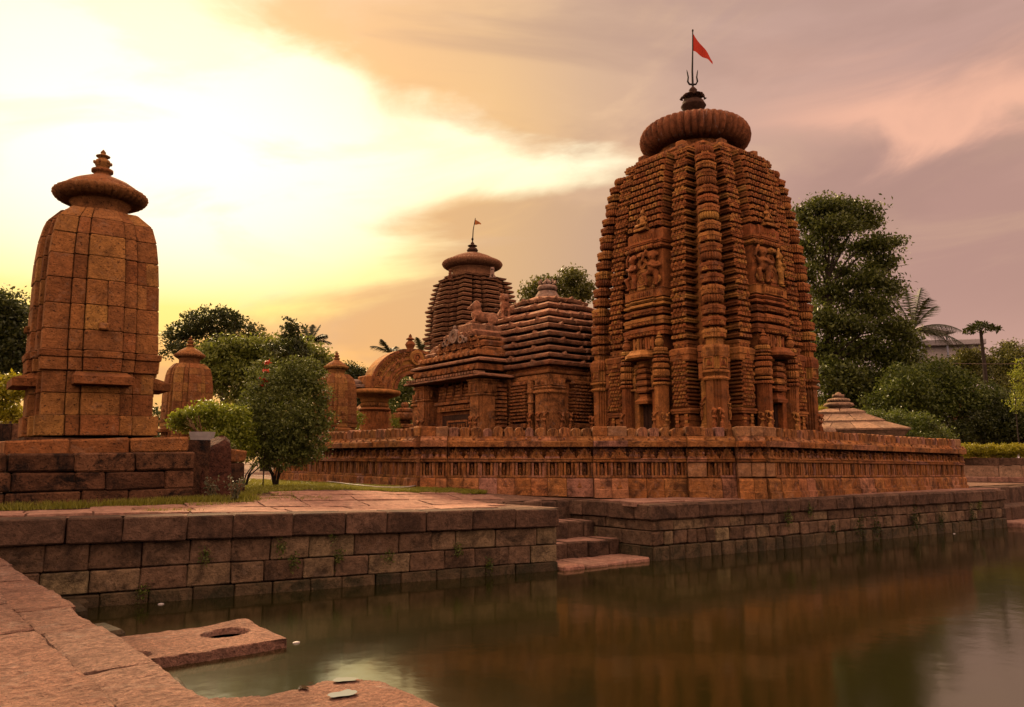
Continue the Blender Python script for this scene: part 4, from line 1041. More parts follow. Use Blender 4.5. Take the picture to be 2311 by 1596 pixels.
# ------------------------------------------------------------------ assembly hall with stepped roof
def hall():
    HX, HY, bx, by = 18.06, 21.4, 3.2, 3.85
    t = thing('assembly_hall', (HX, HY, 0), 'low sandstone temple hall with a stepped pyramid roof left of the tall tower', 'hall')
    mb = MB(); mb.box(-bx + .12, -by + .12, 1.2, bx - .12, by - .12, 5.0); put('wall_core', mb.mesh('wall_core', 'hall'), t)
    mb = MB(); mb.box(-1.2, -by - 1.2, 1.2, 1.2, -by + .2, 6.5); put('passage', mb.mesh('passage', 'hall'), t)
    def rath(sx, sy):               # stepped plan of one roof tier
        q = [(bx * sx, -by * sy)]
        def side(L, k):            # breaks along one side, outward offsets
            return [(-.46, 0), (-.46, .10), (-.22, .10), (-.22, .2), (.22, .2), (.22, .10), (.46, .10), (.46, 0)]
        X, Y = bx * sx, by * sy; pts = []
        for (ax, ay, tx, ty, nx, ny, Lh) in ((X, 0, 0, 1, 1, 0, Y), (0, Y, -1, 0, 0, 1, X), (-X, 0, 0, -1, -1, 0, Y), (0, -Y, 1, 0, 0, -1, X)):
            pts.append((ax - tx * Lh, ay - ty * Lh))
            for u, o in side(Lh, 0): pts.append((ax + tx * Lh * u * 1.15 + nx * o, ay + ty * Lh * u * 1.15 + ny * o))
        return pts
    ys = [819, 802, 786, 769, 753, 735, 722, 707, 690, 676]
    ss = [1.06, 1.03, 1.0, .975, .94, .87, .76, .62, .46, .30]
    gp = MB(); gp.rings([[(-.075, 0, 0), (.075, 0, 0), (.05, 0, .05), (0, 0, .12), (-.05, 0, .05)], [(-.06, .18, .01), (.06, .18, .01), (.04, .18, .05), (0, .18, .10), (-.04, .18, .05)]]); GP = gp.mesh('gable_point', 'roof')
    zt = []
    for y, s in zip(ys, ss):
        c = Vector((HX - bx * s, HY - by * s, 0)); d = c.dot(FW); zt.append(at(1236, y, d).z)
    for k, (z, s) in enumerate(zip(zt, ss)):
        nzv = zt[k + 1] if k < 9 else z + .3
        h = nzv - z; ins = (ss[k] - (ss[k + 1] if k < 9 else .2)) * bx
        mb = MB(); lip = min(.15, h * .5)
        mb.mould(rath(s, s), [(z - .02, -.38), (z - .015, -.02), (z + .02, .0), (z + min(.09, h * .34), .012), (z + min(.12, h * .42), -.03), (z + h * .60, -min(.30, ins * .6 + .12)), (z + h * .62, -ins - .34), (nzv + .01, -ins - .40)])
        g = put('roof_tier', mb.mesh('roof_tier', 'roof'), t)
        # small gable points on the lip
        for side in (0, 3):
            Lh, off = (bx * s, by * s) if side == 0 else (by * s, bx * s)
            for u in ((-.80, -.33, .12, .52) if k % 2 else (-.58, -.12, .36, .80)) if k < 8 else (-.6, 0, .6):
                o = .2 if abs(u) < .2 else (.10 if abs(u) < .5 else 0)
                p = Matrix.Rotation(0 if side == 0 else -PI / 2, 3, 'Z') @ Vector((u * Lh, -(off + o) - .02, z + lip * .55)); put('gable_point', GP, g, p, 0 if side == 0 else -PI / 2)
    zt10 = zt[-1]
    mb = MB(); mb.lathe([(.95, zt10 + .05), (.9, zt10 + .14), (.75, zt10 + .26), (.6, zt10 + .32), (.4, zt10 + .36)], 24); put('crown_dome', mb.mesh('crown_dome', 'roof'), t)
    zb = at(1236, 668, 28).z; zk = at(1236, 629, 28).z
    mb = MB(); mb.lathe([(.5, zt10 + .3), (.42, zb), (.38, zb + .06), (.34, zb + .14), (.24, zb + .18)], 20); put('finial_base', mb.mesh('finial_base', 'statue'), t)
    mb = MB(); h = zk - zb
    mb.lathe([(.2, zb + .15), (.34, zb + h * .3), (.38, zb + h * .42), (.33, zb + h * .55), (.2, zb + h * .62), (.22, zb + h * .64)], 18)
    for k in range(8): a = k * PI / 4; mb.tube([(.22 * math.cos(a), .22 * math.sin(a), zb + h * .60), (.30 * math.cos(a), .30 * math.sin(a), zb + h * .72), (.29 * math.cos(a), .29 * math.sin(a), zb + h * .88)], [.05, .045, .03])
    mb.lathe([(.2, zb + h * .62), (.16, zb + h * .78), (.08, zb + h * .9), (.004, zb + h * 1.02)], 10)
    put('pot_finial', mb.mesh('pot_finial', 'statue', True), t)
    # architrave and cornice
    for z, h, o in ((4.42, .16, .05), (4.60, .10, .10), (4.72, .14, -.02)):
        mb = MB(); mb.mould(rath(1, 1), [(z, o - .02), (z + h * .3, o), (z + h * .8, o), (z + h, o - .02)]); put('architrave', mb.mesh('architrave', 'hall'), t)
    # corner pilasters
    for sx, sy in ((-1, -1), (-1, 1), (1, -1)):
        cx, cy = sx * (bx - .22), sy * (by - .22); g = grp('corner_pilaster', t, (cx, cy, 0))
        mb = MB(); mb.mould(notched(.36, .36, .05, 2), [(1.2, 0), (4.0, 0)]); put('shaft', mb.mesh('shaft', 'hall'), g)
        mb = MB(); mb.mould(notched(.36, .36, .05, 2), [(3.98, .02), (4.02, .06), (4.07, .06), (4.1, .0), (4.16, .05), (4.2, .0), (4.44, .02)])
        for q in range(4):
            k = len(mb.v); mb.ell((-.1, -.38, 4.32), (.06, .05, .09), 6, 5); mb.ell((.1, -.38, 4.32), (.06, .05, .09), 6, 5); mb.box(-.32, -.40, 4.22, .32, -.36, 4.25); mb.xf(Matrix.Rotation(q * PI / 2, 4, 'Z'), k)
        put('capital', mb.mesh('capital', 'hall'), g)
        if sx < 0 and sy < 0:
            for x, y, r in ((.12, -.40, 0), (-.40, .1, -PI / 2), (-.40, -.2, -PI / 2), (.5, -.36, .2), (-.36, .55, -PI / 2)): put('figure', LADYH, g, (x, y, 2.62), r, .78)
    # bulging fret columns on both visible sides
    def screen(side, u, w):
        ang = 0 if side == 0 else -PI / 2; off = by if side == 0 else bx
        g = grp('fret_column', t, (0, 0, 0), ang)
        z0, z1, n = 3.18, 4.30, 11; dz = (z1 - z0) / n
        for k in range(n):
            bul = .06 * math.sin(PI * (k + .5) / n); mb = MB(); mb.mould(rect(w / 2 - .06 + bul, .17 + bul), [(0, -.03), (.015, 0), (.06, .01), (.075, -.02), (.082, -.05), (dz + .004, -.05)])
            put('course', mb.mesh('course', 'hall'), g, (u, -off + .05, z0 + dz * k))
            fr = MB() if k == 0 else fr
            for c in range(5):
                x = u - w * .4 + w * .8 * (c + (.5 if k % 2 else .25)) / 5
                fr.rings([[(x - w * .06, -off - .11 - bul, z0 + dz * k + .005), (x + w * .06, -off - .11 - bul, z0 + dz * k + .005), (x + w * .05, -off - .11 - bul, z0 + dz * k + .06), (x - w * .05, -off - .11 - bul, z0 + dz * k + .06)], [(x - w * .045, -off - .17 - bul, z0 + dz * k + .012), (x + w * .045, -off - .17 - bul, z0 + dz * k + .012), (x + w * .03, -off - .17 - bul, z0 + dz * k + .05), (x - w * .03, -off - .17 - bul, z0 + dz * k + .05)]], False, True)
        tag(put('fretwork', fr.mesh('fretwork', 'hall', fix=False), g), kind='stuff')
        for z, h, k in ((1.2, 1.5, .0), (2.72, .2, .05), (2.95, .18, .03), (4.30, .12, .0)):
            mb = MB(); mb.mould(rect(w / 2 - .03, .2), [(0, -.02), (h * .2, k), (h * .75, k), (h, -.03)]); put('base_moulding' if z < 4 else 'capital', mb.mesh('moulding', 'hall'), g, (u, -off + .05, z))
    for side, us in ((0, (-1.95, -.95, .05, 1.1, 2.1)), (1, (2.5, 1.55, -2.6))):
        for u in us: screen(side, u, .80)
    for side, us in ((0, (-1.45, -.45)), (1, (2.02, 3.0))):
        ang = 0 if side == 0 else -PI / 2; off = by if side == 0 else bx
        for u in us:
            mb = MB(); mb.lathe([(.09, 1.2), (.09, 2.9), (.12, 2.95), (.09, 3.0), (.09, 3.7), (.13, 3.75), (.1, 3.82), (.1, 4.0), (.14, 4.05), (.1, 4.2), (.12, 4.44)], 10)
            g = grp('slim_column', t, (0, 0, 0), ang); put('shaft', mb.mesh('shaft', 'hall'), g, (u, -off - .02, 0)); put('figure', LADYH, g, (u, -off - .10, 2.7), 0, .62)
    # ---- window bay on the side facing the camera
    g = grp('window_bay', t, (0, 0, 0), -PI / 2)          # local: x runs along the hall side (+x = towards the tower), front faces -y
    fx, fr_, bd = .05, 4.36, 1.16                          # centre, front distance from the hall centre
    W = 1.92
    mb = MB(); mb.box(-W + .35, -fr_ + .45, 1.2, W - .35, -bx + .3, 4.5); put('bay_core', mb.mesh('bay_core', 'hall'), g)
    for s in (-1, 1):
        cx = s * (W - .32)
        mb = MB(); mb.mould(notched(.34, .34, .06, 2), [(1.2, 0), (4.02, 0)]); put('bay_pilaster', mb.mesh('bay_pilaster', 'hall'), g, (cx, -fr_ + .34, 0))
        mb = MB(); mb.mould(notched(.36, .36, .05, 2), [(4.0, 0), (4.04, .03), (4.08, .0), (4.44, .02), (4.48, .06), (4.52, .06)])
        for q in range(4):
            k = len(mb.v)
            for xx in (-.13, .13): mb.box(xx - .12, -.40, 4.10, xx + .12, -.36, 4.12); mb.ell((xx, -.38, 4.26), (.06, .05, .13), 8, 6); mb.box(xx - .12, -.41, 4.40, xx + .12, -.36, 4.42)
            mb.xf(Matrix.Rotation(q * PI / 2, 4, 'Z'), k)
        put('bay_capital', mb.mesh('bay_capital', 'hall'), g, (cx, -fr_ + .34, 0))
        for f, x in ((LADYH, -.15), (LADYH, .15)): put('figure', f, g, (cx + x, -fr_ - .03, 2.62), 0, .72)
        mb = MB()                                            # lattice stack on the outer flank
        for k in range(12): mb.box(-.16, -.14, 2.9 + k * .125, .16, .14, 2.98 + k * .125); [mb.box(-.13 + .1 * c, -.17, 2.9 + k * .125, -.06 + .1 * c, .1, 2.98 + k * .125) for c in range(3)]
        put('flank_lattice', mb.mesh('flank_lattice', 'hall'), g, (s * (W + .05), -fr_ + .75, 0))
    for k in range(4):                                       # wall slabs of the flank towards the tower
        put('wall_slab', MB().cbox(-.05, -.38, 0, .05, .38, .78, .015, .008).mesh('wall_slab', 'hall'), g, (W - .22, -bx - .30 + .0, 1.3 + .8 * k))
    # window: balusters, frames, shrine blocks above
    mb = MB()
    for x0, x1, z0, z1, d in ((-.95, .95, 3.52, 3.60, .10), (-.95, -.87, 1.4, 3.52, .10), (.87, .95, 1.4, 3.52, .10), (-.78, .78, 3.38, 3.45, .16), (-.78, -.70, 1.4, 3.38, .16), (.70, .78, 1.4, 3.38, .16), (-.6, .6, 3.26, 3.32, .2), (-.6, -.54, 1.4, 3.26, .2), (.54, .6, 1.4, 3.26, .2)):
        mb.box(x0, -fr_ + .42 - d + .2, z0, x1, -fr_ + .5 + .05, z1)
    put('window_frame', mb.mesh('window_frame', 'hall'), g)
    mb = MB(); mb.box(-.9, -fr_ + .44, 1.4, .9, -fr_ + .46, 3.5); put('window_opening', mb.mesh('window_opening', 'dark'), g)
    for k in range(9):
        mb = MB(); mb.lathe([(.035, 2.6), (.035, 2.82), (.05, 2.86), (.03, 2.9), (.045, 3.0), (.03, 3.08), (.03, 3.2)], 8); put('baluster', mb.mesh('baluster', 'hall'), g, (-.48 + .12 * k, -fr_ + .40, 0))
    mb = MB(); mb.box(-1.0, -fr_ + .30, 3.62, 1.0, -fr_ + .5, 3.80)
    for k in range(14): mb.ell((-.92 + k * .14, -fr_ + .30, 3.71), (.055, .04, .06), 6, 5)
    put('lintel', mb.mesh('lintel', 'hall'), g)
    mb = MB(); mb.box(-1.08, -fr_ + .22, 3.84, 1.08, -fr_ + .5, 3.94); put('ledge', mb.mesh('ledge', 'hall'), g)
    for xx in (-.72, -.24, .24, .72):
        for k in range(5):
            put('shrine_block', MB().cbox(-.19 + .01 * k, 0, 0, .19 - .01 * k, .25, .09, .02).mesh('shrine_block', 'hall'), g, (xx, -fr_ + .26 + .01 * k, 3.95 + k * .105))
    for xx in (-.48, 0, .48): put('figure', LADYH, g, (xx, -fr_ + .30, 3.95), 0, .56)
    # bay eave, gable and lion
    for z, h, o, nm in ((4.56, .13, .36, 'eave'), (4.80, .20, .02, 'bay_frieze'), (5.06, .16, .14, 'eave'), (5.28, .18, -.12, 'bay_frieze')):
        hx, hy = W + o, .80 + o * .6; mb = MB()
        mb.mould(rect(hx, hy), [(0, -.06), (.02, 0), (h * .5, .0), (h, -.22 if nm == 'eave' else -.01)])
        if nm == 'bay_frieze':
            for k in range(12): mb.ell((-hx + .2 + k * (2 * hx - .4) / 11, -hy, h * .5), (.09, .05, h * .4), 6, 5)
        put(nm, mb.mesh(nm, 'hall' if nm == 'bay_frieze' else 'roof'), g, (0, -fr_ + .72, z))
    mb = MB(); n = 26
    for k in range(n): mb.box(-W - .2 + k * (2 * W + .4) / n, -fr_ - .28, 4.66, -W - .2 + (k + .55) * (2 * W + .4) / n, -fr_ + .1, 4.74)
    put('eave_rolls', mb.mesh('eave_roll', 'roof'), g)
    for k, (hw, z, h) in enumerate(((1.55, 5.46, .17), (1.45, 5.64, .22), (1.30, 5.88, .13), (.95, 6.03, .18))):
        mb = MB(); mb.mould([(hw, .75), (-hw, .75), (-hw, -.45), (-hw * .45, -.45), (-hw * .45, -.62), (hw * .45, -.62), (hw * .45, -.45), (hw, -.45)][::-1], [(0, -.05), (.03, .02), (h * .7, .02), (h, -.06)])
        for c in range(-3, 4): chaitya(mb, c * hw * .26, -.62 if abs(c) < 2 else -.46, .0, .26, h * 1.25, .06)
        put('gable_course', mb.mesh('gable_course', 'hall' if k < 3 else 'roof'), g, (0, -fr_ + .95, z))
    mb = MB(); ring_relief(mb, 0, 0, .24, .26, .10, 18); ring_relief(mb, 0, -.02, .24, .16, .08, 14); mb.ell((0, -.02, .24), (.07, .06, .09), 8, 6)
    for s in (-1, 1): ring_relief(mb, s * .40, 0, .10, .15, .08, 14); ring_relief(mb, s * .62, 0, .05, .10, .08, 12)
    mb.ell((0, -.02, .54), (.08, .06, .07), 8, 6); put('gable_medallion', mb.mesh('gable_medallion', 'statue'), g, (0, -fr_ + .34, 5.86))
    mb = MB(); mb.mould(rect(.95, 1.5), [(6.05, 0), (6.2, 0.02), (6.28, -.1), (6.36, -.5)]); put('bay_roof', mb.mesh('bay_roof', 'roof'), g, (0, -fr_ + 2.0, 0))
    put('pedestal', MB().cbox(-.42, -.75, 0, .42, .7, .28, .03).mesh('pedestal', 'roof'), g, (.25, -fr_ + 1.30, 6.22))
    bay_to_world = Matrix.Rotation(-PI / 2, 4, 'Z')
    p = Vector((HX, HY, 0)) + bay_to_world @ Vector((.25, -fr_ + 1.30, 6.48))
    l = thing('lion_statue', p, 'reddish crouching lion statue on the gable over the hall window bay', 'statue', rz=-1.95); put('lion_body', LION, l, (0, 0, 0), 0, 1.0)
    p = at(1139, 700, 27.2)
    l = thing('lion_statue', (p.x, p.y, p.z - .32), 'sitting lion statue on the left edge of the stepped hall roof', 'statue', rz=-PI / 4 + .4); put('lion_body', SITR, l, (0, 0, 0), 0, .95)
hall()

# ------------------------------------------------------------------ plain block-built shrines
def rekha(loc, sc, rz, label, door=False, mat='shrine', kseg=True, dome_h=1.0):
    """small curved shrine of plain blocks; unit size: 1.9 m wide, base at z=0"""
    t = thing('stone_shrine', loc, label, 'shrine', 'small block-built shrines' if sc < .99 else None, rz)
    t.scale = (sc,) * 3
    hw = .95
    if sc < .99:
        for q in range(4):
            for k in range(3):
                for i_ in range(3): put('plinth_block', MB().cbox(-.36, -1.1, -.6 * (k + 1), .36, -.8, -.6 * k - .01, .02, .01).mesh('plinth_block', mat), t, tuple(Matrix.Rotation(q * PI / 2, 3, 'Z') @ Vector((-.73 + .73 * i_, 0, 0))), q * PI / 2)
        put('plinth_core', MB().box(-1.0, -1.0, -1.9, 1.0, 1.0, -.005).mesh('plinth_core', mat), t)
    def RS(z): return interp(z, [(0, 1.0), (1.2, 1.0), (1.60, 1.03), (1.95, 1.02), (2.4, 1.01), (2.85, 1.0), (3.25, .985), (3.6, .955), (3.9, .915), (4.12, .85), (4.28, .75), (4.40, .60)])
    levels = [0, .37, .78, 1.18, 1.42, 1.56, 1.94, 2.42, 2.90, 3.36, 3.78, 4.12, 4.40]
    cols = [(-.95, -.553, .0), (-.547, -.323, .05), (-.317, .317, .12), (.323, .547, .05), (.553, .95, .0)]
    core = MB(); core.rings([[(x * RS(z), y * RS(z), z) for x, y in rect(hw - .10, hw - .10)] for z in [0] + levels[1:]]); put('shrine_core', core.mesh('shrine_core', mat), t)
    for q in ((0, 3) if sc < .99 else (0, 3, 1)):
        for i in range(len(levels) - 1):
            z0, z1 = levels[i], levels[i + 1]; s0, s1 = RS(z0), RS(z1)
            for ci, (a, b, o) in enumerate(cols):
                if q == 3 and ci == 4: continue              # shared corner block
                oo = o + (.06 if i == 0 else 0) + (.05 if i == 4 else 0) + (.03 if i == 3 else 0) - (.05 if i < 3 and i > 0 else 0) * (0 if ci == 2 else 1) * .6
                split = [(a, b)]
                if ci == 2 and i > 4 and R.random() < .45: m = R.uniform(-.1, .15); split = [(a, m), (m, b)]
                for (c, d) in split:
                    dp = .22; j = R.uniform(-.008, .012); g = .002
                    y = lambda s: -(hw * s + oo + j)
                    x0b, x1b, x0t, x1t = c * s0 + g, d * s0 - g, c * s1 + g, d * s1 - g
                    if ci == 0: x0b, x0t = -hw * s0 - oo - (0 if q == 0 else 0), -hw * s1 - oo
                    if ci == 4: x1b, x1t = hw * s0 + oo, hw * s1 + oo
                    e = .014; h = z1 - z0; r = .022 if i >= 4 else .010
                    mb = MB(); rings = []
                    for zz, ins in ((z0 + g, e), (z0 + e, 0), (z1 - r, 0), (z1 - g, e if i != 4 else .05)):
                        tt = (zz - z0) / h; xa, xb = lerp(x0b, x0t, tt), lerp(x1b, x1t, tt); yy = lerp(y(s0), y(s1), tt)
                        bulge = .03 * math.sin(PI * tt) if i in (3, 4) else 0
                        rings.append([(xa + ins + e * .8, yy + ins - bulge, zz), (xb - ins - e * .8, yy + ins - bulge, zz), (xb - ins, yy + ins + e * .9, zz), (xb - ins, yy + dp + (.1 if i > 8 else 0), zz), (xa + ins, yy + dp + (.1 if i > 8 else 0), zz), (xa + ins, yy + ins + e * .9, zz)])
                    mb.rings(rings); put('block', mb.mesh('block', mat), t, (0, 0, 0), q * PI / 2)
        # eave slab over each niche and worn bracket
        mb = MB(); mb.rings([[(-.42, -hw - .06, 1.18), (.42, -hw - .06, 1.18), (.42, -hw + .1, 1.18), (-.42, -hw + .1, 1.18)], [(-.50, -hw - .40, 1.06), (.50, -hw - .40, 1.06), (.50, -hw + .1, 1.06), (-.50, -hw + .1, 1.06)], [(-.48, -hw - .40, .92), (.48, -hw - .40, .92), (.48, -hw + .1, .92), (-.48, -hw + .1, .92)]][::-1])
        put('niche_eave', mb.mesh('niche_eave', mat), t, (0, 0, 0), q * PI / 2)
        put('bracket', MB().cbox(-.08, -.10, 0, .08, .1, .13, .02).mesh('bracket', mat), t, (-.02 if q == 0 else -hw - .12, -hw - .12 if q == 0 else 0, 1.95) if q in (0,) else (-hw - .12, 0, 1.95), q * PI / 2)
        if sc < .99 and q == 0:
            mb = MB(); mb.box(-.28, -.05, 0, .28, 0, .06); mb.box(-.22, -.06, .10, .22, 0, .34); ring_relief(mb, 0, -.06, .24, .11, .03, 12); mb.box(-.24, -.07, .36, .24, 0, .42); mb.box(-.12, -.07, .5, .12, 0, .62)
            put('carved_panel', mb.mesh('carved_panel', mat), t, (0, -hw - .11, 1.5))
        if door and q == 0:
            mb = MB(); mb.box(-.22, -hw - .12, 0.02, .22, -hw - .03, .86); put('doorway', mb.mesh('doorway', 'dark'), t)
            mb = MB(); mb.box(-.40, -hw - .17, 0, -.22, -hw - .03, .86); mb.box(.22, -hw - .17, 0, .40, -hw - .03, .86); mb.box(-.42, -hw - .18, .86, .42, -hw - .03, .98); put('door_frame', mb.mesh('door_frame', mat), t)
    mb = MB(); mb.lathe([(.56, 4.25), (.50, 4.38), (.50, 4.6), (.58, 4.70)], 32); put('neck', mb.mesh('neck', mat, True), t)
    ck = .92 if sc > .99 else .80
    mb = MB(); prof = [(r_ * ck, z_) for r_, z_ in ((.5, 4.54), (.76, 4.56), (.89, 4.62), (.95, 4.70), (.935, 4.75), (.86, 4.79), (.7, 4.80))]
    mb.lathe(prof, 216, 0, 0, 36, .10); put('ribbed_crown', mb.mesh('ribbed_crown', mat, True), t, (0, 0, .13))
    mb = MB(); mb.lathe([(.82 * ck, 4.78), (.79 * ck, 4.84), (.72 * ck, 4.91), (.58 * ck, 5.00), (.40 * ck, 5.08), (.24, 5.14), (.15, 5.18), (.15, 5.23), (.20, 5.25), (.20, 5.30), (.08, 5.33)], 32); put('dome', mb.mesh('dome', mat, True), t, (0, 0, .10))
    mb = MB(); kalasha(mb, 0, 0, 5.36, .15, .48, 16)
    for k in range(6): a = k * PI / 3; mb.ell((.155 * math.cos(a), .155 * math.sin(a), 5.55), (.025, .025, .04), 6, 4)
    put('pot_finial', mb.mesh('pot_finial', mat, True), t)
    return t
sh = rekha((2.68, 16.95, 2.44), 1.0, 0, 'tall plain block shrine with a ribbed disc standing on the stone platform at left'); sh.rotation_euler = (Matrix.Rotation(-.022, 3, FW)).to_euler()
def place(px, pyb, dep): p = at(px, pyb, dep); return p
p = at(417, 1000, 27.5); rekha((p.x, p.y, at(417, 762, 27.5).z - 5.78 * .70), .70, .05, 'small block shrine just right of the tall left shrine, behind the bright green bush')
p = at(754, 1000, 31); rekha((p.x, p.y, at(754, 795, 31).z - 5.78 * .66), .66, .0, 'small shrine with a dark doorway standing left of the carved archway', True)
p = at(838, 1000, 39); rekha((p.x, p.y, 1.2), .82, .0, 'partly hidden small shrine standing behind the pillar of the carved archway')

# ------------------------------------------------------------------ platform of the left shrine
def platform():
    t = thing('stone_platform', (0, 0, 0), 'blackened stone platform of stacked blocks carrying the tall left shrine', 'platform')
    y0 = 15.05; x0, x1 = -3.0, 4.16
    zt = lambda x: (2.03 + .02 * x, )
    course(t, 'block', (x0, y0 - .02), (x1, y0 + .02), (1.0, 1.0), (1.46, 1.50), .6, (.5, 1.1), 'platf', .02, .012, .025, .015)
    course(t, 'block', (x0, y0), (x1, y0 + .02), (1.46, 1.50), (1.76, 1.82), .6, (.45, 1.0), 'platf', .02, .012, .025, .015)
    course(t, 'block', (x0, y0), (x1, y0 + .02), (1.76, 1.82), (2.05, 2.17), .6, (.5, 1.0), 'platf', .02, .012, .03, .015)
    course(t, 'plinth_slab', (1.22, y0 + .42), (4.16, y0 + .42), (2.03, 2.16), (2.34, 2.46), 3.2, (.9, 1.3), 'shrine', .012, .010, .035, .012)
    course(t, 'plinth_slab', (1.20, 19.0), (1.20, y0 + .44), 2.0, 2.34, .5, (.8, 1.2), 'shrine', .012)
    put('fill', MB().box(1.5, y0 + .6, 1.0, 4.6, 18.8, 2.40).mesh('fill', 'platf'), t)
    course(t, 'block', (4.16, y0 + .05), (4.16, 18.5), 1.0, 1.6, .4, (.6, 1.0), 'platf'); course(t, 'block', (4.16, y0 + .05), (4.16, 18.5), 1.6, 2.16, .4, (.6, 1.0), 'platf')
    # pitted laterite pillar and lit block at the corner
    b = MB(); n = 14; rs = []
    for z, a, e in ((1.05, .50, .40), (1.4, .48, .36), (1.8, .46, .34), (2.1, .43, .32), (2.26, .40, .30), (2.33, .30, .22)):
        ring = []
        for k in range(n):
            an = 2 * PI * k / n; cx, sy = math.cos(an), math.sin(an); q = 1 / max(abs(cx), abs(sy)) ** .75
            w = 1 + .10 * noise.noise(Vector((cx * 2, sy * 2, z * 3)))
            ring.append((a * cx * q * w, e * sy * q * w, z + (.18 * cx * (z - 1.05) / 1.3) + .04 * noise.noise(Vector((cx * 3, sy * 3, z)))))
        rs.append(ring)
    b.rings(rs); me = b.mesh('pillar', 'later')
    p = at(468, 1060, 15.6); t2 = thing('laterite_block', (p.x, p.y, 0), 'dark pitted laterite boulder pillar at the right corner of the shrine platform', 'stone'); put('boulder', me, t2, (0, 0, 0), .35)
    p = at(521, 1060, 16.1); t3 = thing('corner_block', (p.x, p.y, 1.15), 'weathered tan stone block stack right of the dark laterite boulder', 'stone')
    for k, (h, w) in enumerate(((.40, .22), (.42, .21), (.26, .22))): put('block', MB().cbox(-w, -.2, 0, w, .2, h - .01, .03, .02).mesh('block', 'hall' if k == 2 else 'platf'), t3, (0, 0, sum((.40, .42, .26)[:k])), .5)
    # planter with dry twigs
    p = at(455, 1004, 16.5); t4 = thing('planter', p, 'tapered white planter with dry bare twigs on the platform edge', 'planter', rz=-YAW)
    mb = MB(); hw, hw2 = .225, .17; h = .27
    mb.rings([[(-hw2, -.12, 0), (hw2, -.12, 0), (hw2, .12, 0), (-hw2, .12, 0)], [(-hw, -.15, h), (hw, -.15, h), (hw, .15, h), (-hw, .15, h)], [(-hw + .03, -.12, h), (hw - .03, -.12, h), (hw - .03, .12, h), (-hw + .03, .12, h)], [(-hw2, -.1, .2), (hw2, -.1, .2), (hw2, .1, .2), (-hw2, .1, .2)]])
    put('pot', mb.mesh('pot', 'white'), t4, (0, 0, .0))
    mb = MB()
    for z in (.09, .18): mb.box(-hw2 - .02 - z * .1, -.128 - z * .10, z, hw2 + .02 + z * .1, -.12 - z * .10, z + .008)
    put('pot_ridge', mb.mesh('pot_ridge', 'white'), t4)
    mb = MB(); rr = random.Random(3)
    for k in range(9):
        q = Vector((rr.uniform(-.1, 0), 0, .22)); pts = [q]; d = Vector((rr.uniform(-.9, -.1), rr.uniform(-.3, .3), rr.uniform(.4, .9)))
        for i in range(5): q = q + d * .10 + Vector((rr.uniform(-.03, .03), rr.uniform(-.03, .03), rr.uniform(-.02, .03))); pts.append(q)
        mb.tube(pts, [.012, .010, .009, .007, .005, .003], 5)
    put('twigs', mb.mesh('twigs', 'twig'), t4)
    # stone wall behind at far left
    w = thing('back_wall', (0, 0, 0), 'low dark stone wall behind the left shrine at the picture edge', 'wall')
    a, b_ = at(-120, 990, 21), at(62, 990, 20.5)
    course(w, 'block', (a.x, a.y), (b_.x, b_.y), 1.2, 2.3, .4, (.8, 1.4), 'platf'); course(w, 'coping_stone', (a.x, a.y), (b_.x, b_.y), 2.3, 2.98, .45, (.8, 1.4), 'platf')
platform()

